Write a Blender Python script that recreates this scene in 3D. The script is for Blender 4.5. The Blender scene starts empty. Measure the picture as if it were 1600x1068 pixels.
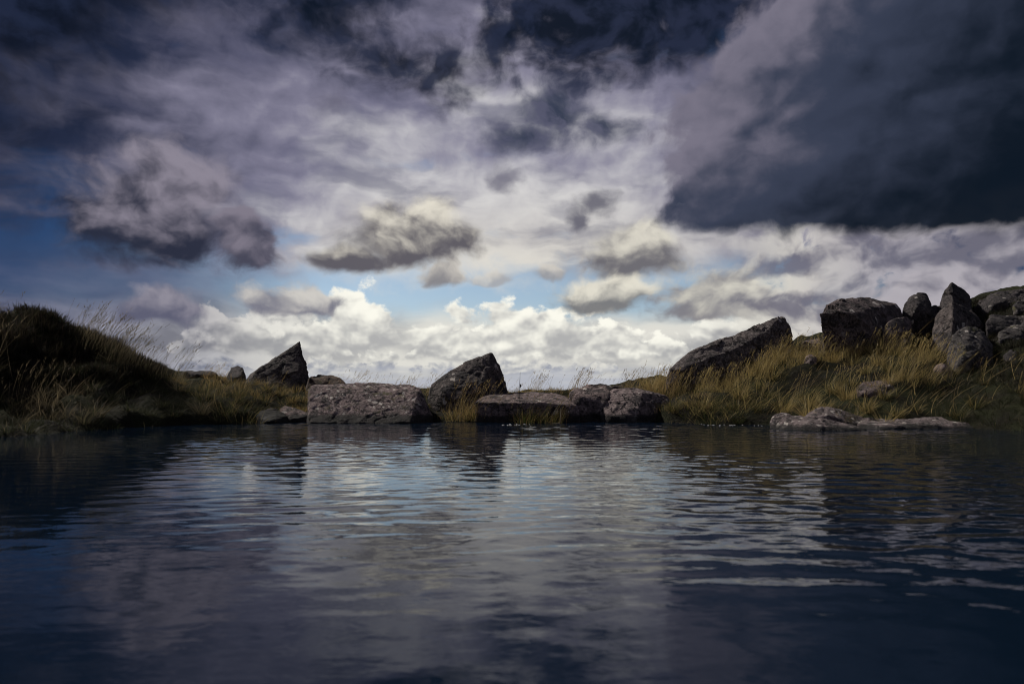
import bpy, bmesh, math, random
import numpy as np
from mathutils import Vector

scene = bpy.context.scene
COL = scene.collection

# ----------------------------------------------------------------------------
# camera: at the water's edge, half a metre above the pool, looking level along +Y
# ----------------------------------------------------------------------------
cam_data = bpy.data.cameras.new('camera')
cam = bpy.data.objects.new('camera', cam_data)
COL.objects.link(cam)
cam.location = (0.0, 0.0, 0.5)
cam.rotation_euler = (math.radians(90), 0, 0)
cam_data.sensor_width = 36.0
cam_data.lens = 24.0
cam_data.shift_y = 0.0475
cam_data.clip_start = 0.05
cam_data.clip_end = 20000
cam_data.dof.use_dof = True
cam_data.dof.focus_distance = 10.8
cam_data.dof.aperture_fstop = 2.8
scene.camera = cam

scene.view_settings.view_transform = 'Standard'
scene.view_settings.look = 'None'
scene.view_settings.exposure = 0.0
scene.view_settings.gamma = 1.0
scene.view_settings.use_curve_mapping = False
scene.cycles.use_denoising = True
scene.cycles.use_adaptive_sampling = True
scene.cycles.adaptive_threshold = 0.015
scene.cycles.adaptive_min_samples = 16
scene.cycles.pixel_filter_type = 'BLACKMAN_HARRIS'
scene.cycles.filter_width = 1.0
scene.cycles.max_bounces = 5
scene.cycles.diffuse_bounces = 2
scene.cycles.glossy_bounces = 3
scene.cycles.transmission_bounces = 2
scene.cycles.transparent_max_bounces = 6
scene.cycles.caustics_reflective = False
scene.cycles.caustics_refractive = False

SUN_EL, SUN_AZ = 46.0, -60.0          # degrees; azimuth measured from +Y towards +X


def lin(r, g, b, k=1.0):
    """8-bit display colour -> scene-linear"""
    out = []
    for c in (r, g, b):
        c = c / 255.0
        out.append(k * (c / 12.92 if c <= 0.04045 else ((c + 0.055) / 1.055) ** 2.4))
    return tuple(out)


# ---- a small expression layer over shader nodes ------------------------------
class Ex:
    tree = None

    def __init__(self, s):
        self.s = s

    @staticmethod
    def m(op, a, b=None, c=None, clamp=False):
        n = Ex.tree.nodes.new('ShaderNodeMath')
        n.operation = op
        n.use_clamp = clamp
        for i, v in enumerate((a, b, c)):
            if v is None:
                continue
            if isinstance(v, Ex):
                Ex.tree.links.new(v.s, n.inputs[i])
            else:
                n.inputs[i].default_value = float(v)
        return Ex(n.outputs[0])

    def __add__(self, o): return Ex.m('ADD', self, o)
    def __radd__(self, o): return Ex.m('ADD', o, self)
    def __sub__(self, o): return Ex.m('SUBTRACT', self, o)
    def __rsub__(self, o): return Ex.m('SUBTRACT', o, self)
    def __mul__(self, o): return Ex.m('MULTIPLY', self, o)
    def __rmul__(self, o): return Ex.m('MULTIPLY', o, self)
    def __truediv__(self, o): return Ex.m('DIVIDE', self, o)
    def __neg__(self): return Ex.m('MULTIPLY', self, -1.0)


def emin(a, b): return Ex.m('MINIMUM', a, b)
def emax(a, b): return Ex.m('MAXIMUM', a, b)
def esmax(a, b, k): return Ex.m('SMOOTH_MAX', a, b, k)
def esmin(a, b, k): return Ex.m('SMOOTH_MIN', a, b, k)
def eclamp(a): return Ex.m('ADD', a, 0.0, clamp=True)


def sstep(lo, hi, x):
    n = Ex.tree.nodes.new('ShaderNodeMapRange')
    n.interpolation_type = 'SMOOTHSTEP'
    n.inputs['From Min'].default_value = lo
    n.inputs['From Max'].default_value = hi
    Ex.tree.links.new(x.s, n.inputs['Value'])
    return Ex(n.outputs['Result'])


def vec(x, y, z=0.0):
    n = Ex.tree.nodes.new('ShaderNodeCombineXYZ')
    for i, v in enumerate((x, y, z)):
        if isinstance(v, Ex):
            Ex.tree.links.new(v.s, n.inputs[i])
        else:
            n.inputs[i].default_value = float(v)
    return Ex(n.outputs[0])


def noise(v, scale, detail, rough=0.5, dist=0.0, dims='2D', color=False, lac=2.0):
    n = Ex.tree.nodes.new('ShaderNodeTexNoise')
    n.noise_dimensions = dims
    n.inputs['Scale'].default_value = scale
    n.inputs['Detail'].default_value = detail
    n.inputs['Roughness'].default_value = rough
    n.inputs['Distortion'].default_value = dist
    n.inputs['Lacunarity'].default_value = lac
    Ex.tree.links.new(v.s, n.inputs['Vector'])
    if color:
        s = Ex.tree.nodes.new('ShaderNodeSeparateColor')
        Ex.tree.links.new(n.outputs['Color'], s.inputs[0])
        return Ex(s.outputs[0]), Ex(s.outputs[1]), Ex(s.outputs[2])
    return Ex(n.outputs['Fac'])


def voro(v, scale, detail, rough, smooth=0.35):
    n = Ex.tree.nodes.new('ShaderNodeTexVoronoi')
    n.voronoi_dimensions = '2D'
    n.feature = 'SMOOTH_F1'
    n.normalize = True
    n.inputs['Scale'].default_value = scale
    n.inputs['Detail'].default_value = detail
    n.inputs['Roughness'].default_value = rough
    n.inputs['Smoothness'].default_value = smooth
    Ex.tree.links.new(v.s, n.inputs['Vector'])
    return Ex(n.outputs['Distance'])


def mixc(f, a, b):
    n = Ex.tree.nodes.new('ShaderNodeMix')
    n.data_type = 'RGBA'
    n.clamp_factor = True
    if isinstance(f, Ex):
        Ex.tree.links.new(f.s, n.inputs[0])
    else:
        n.inputs[0].default_value = f
    for i, v in ((6, a), (7, b)):
        if isinstance(v, Ex):
            Ex.tree.links.new(v.s, n.inputs[i])
        else:
            n.inputs[i].default_value = (*v, 1.0)
    return Ex(n.outputs[2])


def mulc(a, b):
    n = Ex.tree.nodes.new('ShaderNodeMix')
    n.data_type = 'RGBA'
    n.blend_type = 'MULTIPLY'
    n.inputs[0].default_value = 1.0
    for i, v in ((6, a), (7, b)):
        if isinstance(v, Ex):
            Ex.tree.links.new(v.s, n.inputs[i])
        else:
            n.inputs[i].default_value = (*v, 1.0)
    return Ex(n.outputs[2])


# ----------------------------------------------------------------------------
# world: clear Nishita sky seen through several decks of broken cloud
# (all laid out by compass bearing A and elevation E, in degrees)
# ----------------------------------------------------------------------------
world = bpy.data.worlds.new('World')
scene.world = world
world.use_nodes = True
wt = world.node_tree
wt.nodes.clear()
Ex.tree = wt
STRENGTH = 0.1


def K(r, g, b, k=1.0):
    return lin(r, g, b, k / STRENGTH)


def build_sky():
    tc = wt.nodes.new('ShaderNodeTexCoord')
    sep = wt.nodes.new('ShaderNodeSeparateXYZ')
    wt.links.new(tc.outputs['Generated'], sep.inputs[0])
    dx, dy, dz = (Ex(sep.outputs[i]) for i in range(3))
    A = Ex.m('ARCTAN2', dx, dy) * 57.29578
    E = Ex.m('ARCSINE', dz) * 57.29578
    E = emax(E, 0.0)

    sky = wt.nodes.new('ShaderNodeTexSky')
    sky.sky_type = 'NISHITA'
    sky.sun_disc = False
    sky.sun_elevation = math.radians(SUN_EL)
    sky.sun_rotation = math.radians(SUN_AZ)
    sky.altitude = 400
    sky.air_density = 1.0
    sky.dust_density = 0.6
    sky.ozone_density = 2.0
    base = mulc(Ex(sky.outputs[0]), (0.80, 0.98, 1.0))

    # where the cloud deck is thin and the light comes through
    gx = Ex.m('POWER', Ex.m('ABSOLUTE', (A - 0.5) / 28.0), 2.0)
    gy = Ex.m('POWER', Ex.m('ABSOLUTE', (E - 5.0) / 24.0), 2.0)
    # shared domain warp
    w1, w2, w3 = noise(vec(A, E * 1.5, 0), 0.16, 4, 0.5, color=True)
    glow = eclamp(Ex.m('EXPONENT', -(gx + gy)) + (w3 - 0.5) * 0.25)
    A1 = A + (w1 - 0.5) * 3.0
    E1 = E + (w2 - 0.5) * 1.9
    # shared turbulent detail, and a smooth relief (brighter on the side towards the light)
    F = noise(vec(A1, E1 * 1.3), 0.40, 7, 0.52)
    P0 = noise(vec(A1, E1 * 1.3), 0.30, 4, 0.48)
    P1 = noise(vec(A1 - 0.3, E1 * 1.3 + 1.2), 0.30, 4, 0.48)
    REL = P0 - P1
    f2 = F - 0.5
    big = noise(vec(A1 + 40.0, E1 * 1.2), 0.13, 6, 0.52)

    clear = mulc(base, mixc(sstep(0.14, 0.82, glow), (0.05, 0.105, 0.20), (1.30, 1.01, 0.95)))

    # --- high thin veil: long streaks --------------------------------------------
    vs = noise(vec(A1 * 0.38 + 3.0, E1 * 1.5), 0.17, 6, 0.48)
    gap1 = sstep(7.8, 11.5, E + f2 * 3.5)
    leftgap = sstep(-25.0, -33.0, A1) * sstep(17.5, 13.0, E1)
    streak = emax(1.0 - Ex.m('POWER', (E1 - 18.6 - A1 * 0.03) / 1.0, 2.0) - Ex.m('POWER', (A1 + 10.5) / 6.5, 2.0), 0.0)
    lg2 = emax(1.0 - Ex.m('POWER', (E1 - 12.2) / 1.8, 2.0) - Ex.m('POWER', (A1 + 18.0) / 5.0, 2.0), 0.0)
    va = sstep(0.20, 0.55, vs + 0.20 - leftgap * 0.25 - streak * 0.34 - lg2 * 0.42 + f2 * 0.22) * gap1
    vt = eclamp(glow * 0.98 + (vs - 0.5) * 0.75 + REL * 0.35 + 0.01)
    vcol = mixc(sstep(0.0, 0.55, vt), K(38, 45, 68), K(130, 127, 148))
    vcol = mixc(sstep(0.42, 1.0, vt), vcol, K(216, 214, 214))
    vcol = mixc(sstep(19.0, 9.0, E1) * sstep(0.45, 0.95, glow) * 0.75, vcol, K(228, 222, 208))
    str2 = noise(vec(A1 * 0.5 + 9.0, E1 * 1.7), 0.20, 6, 0.5)
    vcol = mixc(sstep(0.46, 0.72, str2) * 0.6, vcol, K(92, 92, 116))
    col = mixc(va * 0.97, clear, vcol)

    # grey-lilac murk low on the left
    lm = sstep(-15.0, -29.0, A1) * sstep(12.5, 8.5, E1 + (str2 - 0.5) * 5.0)
    col = mixc(lm * 0.55, col, mixc(sstep(0.35, 0.65, vs), K(62, 70, 98), K(108, 106, 128)))

    # --- rows of distant cumulus over the horizon --------------------------------
    def row(col, seed, b0, h, freq, scale, cream, grey, cover, edge=0.30):
        An = A + (w1 - 0.5) * 1.6
        En = E * 1.3 + (w3 - 0.5) * 1.2
        c = noise(vec(An + seed * 37.1, seed * 5.3), freq, 1, 0.5)
        bb = noise(vec(A + seed * 11.0, 2.0 + seed), freq * 0.7, 0, 0.5)
        n0 = noise(vec(An + seed * 3.7, En), scale, 6, 0.52)
        q0 = noise(vec(An + seed * 3.7, En), scale * 0.9, 3, 0.5)
        q1 = noise(vec(An + seed * 3.7 - 0.12, En + 0.30 / scale), scale * 0.9, 3, 0.5)
        lift = E - b0 - (bb - 0.5) * h * 0.7
        f = (c - cover) * 3.6 - lift / h - sstep(-24.0, -31.0, A) * 2.4 + (n0 - 0.5) * 2.25
        a = sstep(0.0, edge, f) * sstep(-0.30, 0.45, lift + (n0 - 0.5) * 1.4)
        s = 0.30 + (lift / h) * 0.55 + (q0 - q1) * 1.9 + (n0 - 0.5) * 0.9 - f * 0.12
        return mixc(a, col, mixc(sstep(0.0, 1.0, s), grey, cream))

    gl = sstep(0.14, 0.86, glow)
    bank_w = mixc(gl, K(134, 131, 148), K(252, 250, 238))
    bank_g = mixc(gl, K(70, 73, 97), K(176, 176, 176))
    far_g = mixc(gl, K(84, 90, 112), K(152, 156, 168))
    far_w = mixc(gl, K(128, 130, 150), K(222, 220, 212))
    haze = mixc(gl, K(92, 98, 120), K(174, 178, 190))
    low = sstep(7.6, 4.6, E1 + (w3 - 0.5) * 2.0)
    col = mixc(low, col, mixc(sstep(0.35, 0.62, str2), bank_g, far_w))
    col = row(col, 1.0, 1.5, 1.2, 0.20, 0.80, far_w, far_g, 0.28)
    col = row(col, 2.0, 2.6, 2.2, 0.15, 0.50, bank_w, bank_g, 0.22)
    col = row(col, 3.0, 3.4, 3.6, 0.11, 0.36, bank_w, bank_g, 0.22)
    col = mixc(sstep(2.2, 0.5, E + (noise(vec(A * 0.25, E * 2.4), 0.6, 4, 0.5) - 0.5) * 2.2) * 0.85, col, haze)

    # --- single cumulus: flat dark base, paler crown --------------------------------
    def cumulus(col, blobs, cream, grey, amp=1.25, soft=0.55, lo=0.05, mx=0.98):
        f = None
        for (a, e, ra, up, dn) in blobs:
            qa = (A1 - a) / ra
            de = E1 - e
            qe = emax(de / up, de / (-dn))
            d = 1.0 - Ex.m('SQRT', qa * qa + qe * qe)
            f = d if f is None else esmax(f, d, 0.25)
        a0 = blobs[0]
        t = (E1 - a0[1] + a0[4]) / (a0[3] + a0[4])
        g = f + f2 * amp
        al = sstep(lo - 0.12, lo + soft - 0.12, g)
        s = sstep(0.10, 0.95, t * 0.85 + REL * 1.3 + f2 * 0.35)
        return mixc(al * mx, col, mixc(s, grey, cream))

    col = cumulus(col, [(-17.4, 6.9, 5.0, 1.8, 1.3)], K(206, 202, 196), K(120, 120, 134))
    col = cumulus(col, [(-27.4, 6.0, 3.8, 1.9, 1.4)], K(150, 146, 158), K(92, 93, 114), amp=0.8)
    col = cumulus(col, [(-6.0, 9.6, 2.0, 1.2, 1.0)], K(214, 208, 198), K(134, 132, 136))
    col = cumulus(col, [(-1.8, 9.4, 2.6, 0.7, 0.6)], K(214, 208, 198), K(160, 158, 160), mx=0.7)
    col = cumulus(col, [(2.6, 9.5, 1.6, 0.8, 0.6)], K(214, 208, 198), K(150, 148, 150), mx=0.8)
    col = cumulus(col, [(9.8, 10.6, 4.8, 3.0, 1.7), (11.0, 12.0, 3.2, 2.2, 1.6)], K(218, 213, 200), K(108, 106, 112), amp=0.75, soft=0.55)
    col = cumulus(col, [(7.2, 7.6, 4.8, 1.9, 1.5), (9.8, 8.4, 2.8, 1.3, 1.0)], K(228, 223, 208), K(122, 122, 124), amp=0.8, soft=0.5)
    col = cumulus(col, [(17.5, 6.8, 7.5, 3.4, 1.6)], K(206, 202, 190), K(128, 126, 132))
    col = cumulus(col, [(-8.8, 11.7, 5.4, 4.4, 1.9), (-6.8, 13.6, 4.0, 2.6, 1.6), (-4.4, 12.2, 3.2, 1.7, 1.3), (-13.4, 10.3, 3.6, 1.5, 1.3)],
                  K(226, 220, 206), K(92, 89, 97), amp=0.8, soft=0.6)
    col = cumulus(col, [(-28.0, 12.0, 7.0, 5.0, 3.4), (-26.0, 15.2, 5.0, 3.4, 3.0)], K(140, 134, 148), K(42, 46, 63), amp=0.7, soft=0.55)
    col = cumulus(col, [(-20.9, 11.0, 2.5, 2.2, 1.9), (-22.4, 12.8, 1.9, 1.3, 1.0)], K(128, 122, 136), K(70, 70, 86), amp=0.8, soft=0.4)

    # right-hand grey deck under the storm
    rd = sstep(0.30, 0.70, str2 * 0.6 + P0 * 0.5 + REL * 0.7 - 0.02)
    rw = mixc(sstep(18.0, 30.0, A1), K(224, 220, 208), K(176, 171, 178))
    col = mixc(sstep(15.0, 24.0, A1) * sstep(0.30, 0.50, F + 0.10) * sstep(14.5, 11.5, E1) * sstep(1.0, 4.0, E1) * 0.9, col,
               mixc(rd, K(112, 110, 124), rw))

    # --- ragged dark scud ------------------------------------------------------------
    def scud(col, blobs, c, amp=1.45, soft=0.85, mx=0.95):
        f = None
        for (a, e, ra, re) in blobs:
            qa = (A1 - a) / ra
            qe = (E1 - e) / re
            d = 1.0 - Ex.m('SQRT', qa * qa + qe * qe)
            f = d if f is None else esmax(f, d, 0.2)
        return mixc(sstep(-0.10, soft, f + f2 * amp) * mx, col, c)

    dk = mixc(sstep(0.35, 0.65, F + REL * 0.8), K(46, 55, 76), K(80, 82, 104))
    col = scud(col, [(3.8, 22.2, 4.3, 3.9), (1.2, 20.4, 4.2, 2.0), (7.6, 20.8, 3.4, 1.7)], dk)
    col = scud(col, [(6.9, 15.1, 2.2, 1.2), (5.4, 13.9, 1.5, 1.1)], K(100, 99, 112), mx=0.92)
    col = scud(col, [(-0.3, 17.2, 1.8, 1.2), (-15.0, 22.0, 2.2, 1.2)], K(104, 102, 120), mx=0.8)

    # --- the dark ceiling overhead ------------------------------------------------------
    ceil_c = mixc(sstep(0.30, 0.75, F + REL * 1.1), K(13, 22, 36), K(36, 43, 64))
    col = scud(col, [(-10.0, 25.4, 6.5, 2.6), (-5.4, 24.8, 4.0, 3.2), (-1.0, 27.2, 4.5, 3.4), (-15.0, 28.0, 8.0, 3.0)], ceil_c, amp=1.5, soft=0.9, mx=0.95)
    col = scud(col, [(8.0, 29.0, 11.5, 5.6), (14.5, 28.8, 6.0, 4.6)], ceil_c, amp=0.95, soft=0.5, mx=0.98)
    ft = (E1 - 30.5) / 3.5 + sstep(-16.0, -34.0, A) * 1.9 + (big - 0.5) * 3.0 + f2 * 1.6
    col = mixc(sstep(-1.0, 1.4, ft) * 0.97, col, ceil_c)
    # left flank fades into heavy cloud
    fl = (-A1 - 31.5) / 6.0 + (E1 - 18.0) / 9.0 + (big - 0.5) * 1.6
    col = mixc(sstep(-0.7, 1.4, fl) * 0.9, col, mixc(sstep(0.3, 0.7, F), K(12, 18, 30), K(32, 40, 62)))

    # --- the storm cloud on the right -------------------------------------------------------
    up2 = emax(E1 - 20.0, 0.0)
    aL = 11.4 + (E1 - 13.5) * 0.18 + up2 * up2 * 0.085
    fA = (A1 - aL) / 5.0
    eB = 12.9 - emin(emax(A - 11.0, 0.0), 60.0) * 0.095
    fE = (E - eB + (w2 - 0.5) * 1.2 + f2 * 1.5) / 2.3
    fs = esmin(fA + (big - 0.5) * 0.7 + f2 * 1.1, fE, 0.3)
    sa = sstep(-0.12, 0.42, fs)
    bp = vec(A * 0.9 + (w1 - 0.5) * 6.0, E * 1.15 + (w2 - 0.5) * 5.0)
    bq = vec(A * 0.9 + (w1 - 0.5) * 6.0 + 1.1, E * 1.15 + (w2 - 0.5) * 5.0 - 0.9)
    b0, b1 = voro(bp, 0.10, 2, 0.5, 0.6), voro(bq, 0.10, 2, 0.5, 0.6)
    bulge = b1 - b0
    depth = eclamp((A1 - aL) / 28.0 + (big - 0.5) * 0.22 - REL * 0.30 - bulge * 0.80 + f2 * 0.10
                   + (1.0 - sstep(0.0, 3.2, fE)) * 0.24)
    storm = mixc(sstep(0.0, 0.42, depth), K(120, 116, 132), K(56, 63, 82))
    storm = mixc(sstep(0.36, 1.0, depth), storm, K(14, 24, 36))
    far = sstep(75.0, 110.0, Ex.m('ABSOLUTE', A))
    col = mixc(sa * (1.0 - far) * 0.99, col, storm)
    # the rest of the compass: the same broken grey deck all round
    rest = mixc(sstep(0.35, 0.65, big + f2 * 0.6), K(52, 58, 76), K(120, 120, 132))
    col = mixc(sstep(60.0, 105.0, Ex.m('ABSOLUTE', A)) * sstep(75.0, 55.0, E), col, rest)

    bg = wt.nodes.new('ShaderNodeBackground')
    bg.inputs['Strength'].default_value = STRENGTH
    wt.links.new(col.s, bg.inputs['Color'])
    out = wt.nodes.new('ShaderNodeOutputWorld')
    wt.links.new(bg.outputs[0], out.inputs['Surface'])


build_sky()
world.cycles.sampling_method = 'MANUAL'
world.cycles.sample_map_resolution = 512

# one soft sun, filtered by thin cloud, high on the left
sun_data = bpy.data.lights.new('sun', 'SUN')
sun_data.energy = 3.4
sun_data.angle = math.radians(3)
sun_data.color = (1.0, 0.93, 0.84)
sun = bpy.data.objects.new('sun', sun_data)
COL.objects.link(sun)
_se, _sa = math.radians(SUN_EL), math.radians(SUN_AZ)
_sd = Vector((math.sin(_sa) * math.cos(_se), math.cos(_sa) * math.cos(_se), math.sin(_se)))
sun.rotation_euler = _sd.to_track_quat('Z', 'Y').to_euler()
sun.location = _sd * 50

GROUND_POINTS = [
    (-7.87, 10.5, 1.642), (-7.34, 10.3, 1.523), (-7.35, 10.6, 1.553), (-7.03, 10.6, 1.474), (-6.88, 10.6, 1.295), (-6.28, 10.8, 1.006),
    (-5.72, 11.0, 0.747), (-5.55, 11.1, 0.646), (-5.5, 11.4, 0.564), (-5.76, 12.3, 0.546), (-5.43, 12.6, 0.547), (-5.2, 11.8, 0.478),
    (-4.34, 12.2, 0.523), (-3.66, 12.2, 0.477), (-5.55, 7.4, 0.001), (-5.45, 8.3, 0.002), (-5.17, 9.2, -0.0), (-4.71, 10.05, 0.001),
    (-4.11, 10.45, 0.001), (-3.47, 10.9, -0.021), (-6.67, 8.9, 0.667), (-6.1, 9.3, 0.57), (-5.66, 9.9, 0.426), (-5.07, 10.6, 0.351),
    (-4.39, 10.9, 0.275), (-2.77, 12.3, 0.454), (-1.14, 12.2, 0.351), (0.58, 12.3, 0.362), (1.84, 12.3, 0.385), (2.44, 12.4, 0.454),
    (-2.47, 11.0, -0.026), (-1.03, 10.95, -0.023), (0.52, 11.1, -0.031), (2.08, 11.1, -0.031), (2.58, 10.6, 0.003), (3.73, 9.95, 0.006),
    (4.36, 9.3, 0.003), (5.73, 9.4, 0.007), (6.37, 8.5, 0.006), (2.83, 11.6, 0.413), (3.32, 11.8, 0.478), (4.05, 12.0, 0.68),
    (5.36, 13.0, 1.158), (3.61, 11.0, 0.345), (4.54, 11.0, 0.479), (5.29, 11.3, 0.712), (6.0, 12.8, 1.22), (6.52, 12.0, 1.175),
    (7.15, 12.3, 1.307), (7.1, 11.3, 0.966), (7.12, 10.7, 0.681), (7.83, 11.0, 0.954), (8.38, 12.0, 1.377), (6.39, 11.0, 0.912),
    (5.87, 10.1, 0.405), (7.05, 10.3, 0.654), (7.65, 10.2, 0.921), (8.4, 11.2, 1.256), (9.45, 12.6, 1.87), (10.2, 13.6, 2.437),
    (9.51, 14.0, 2.206), (6.59, 9.5, 0.322), (6.9, 9.2, 0.414), (5.54, 10.2, 0.481), (5.38, 9.9, 0.314), (6.76, 10.7, 0.781),
    (5.02, 11.5, 0.91), (2.65, 10.7, 0.199), (-9, 14.5, 1.0), (-5, 14.5, 0.55), (-2, 15, 0.3), (1, 15.5, 0.3),
    (4, 16.5, 0.9), (7, 17, 1.7), (11, 17, 2.6), (-12, 10, 1.6), (-12, 6, 0.6), (-12, 13, 1.2),
    (12.5, 9.5, 1.5), (12, 7, 0.4), (12.5, 13, 2.6), (0, 19, 0.2), (-7, 19, 0.3), (8, 20, 1.6),
    (-9, 2, -0.05), (-7, -1, 0.1), (9, 2, -0.05), (7, -1, 0.1), (0, -1.5, 0.1), (-4, 5, -0.4),
    (0, 5, -0.5), (4, 5, -0.4), (-3, 8.5, -0.35), (0, 9, -0.35), (3, 9, -0.35), (0, 2, -0.4),
    (-6.2, 6.5, -0.3), (6.2, 6.8, -0.3),
]

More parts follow.
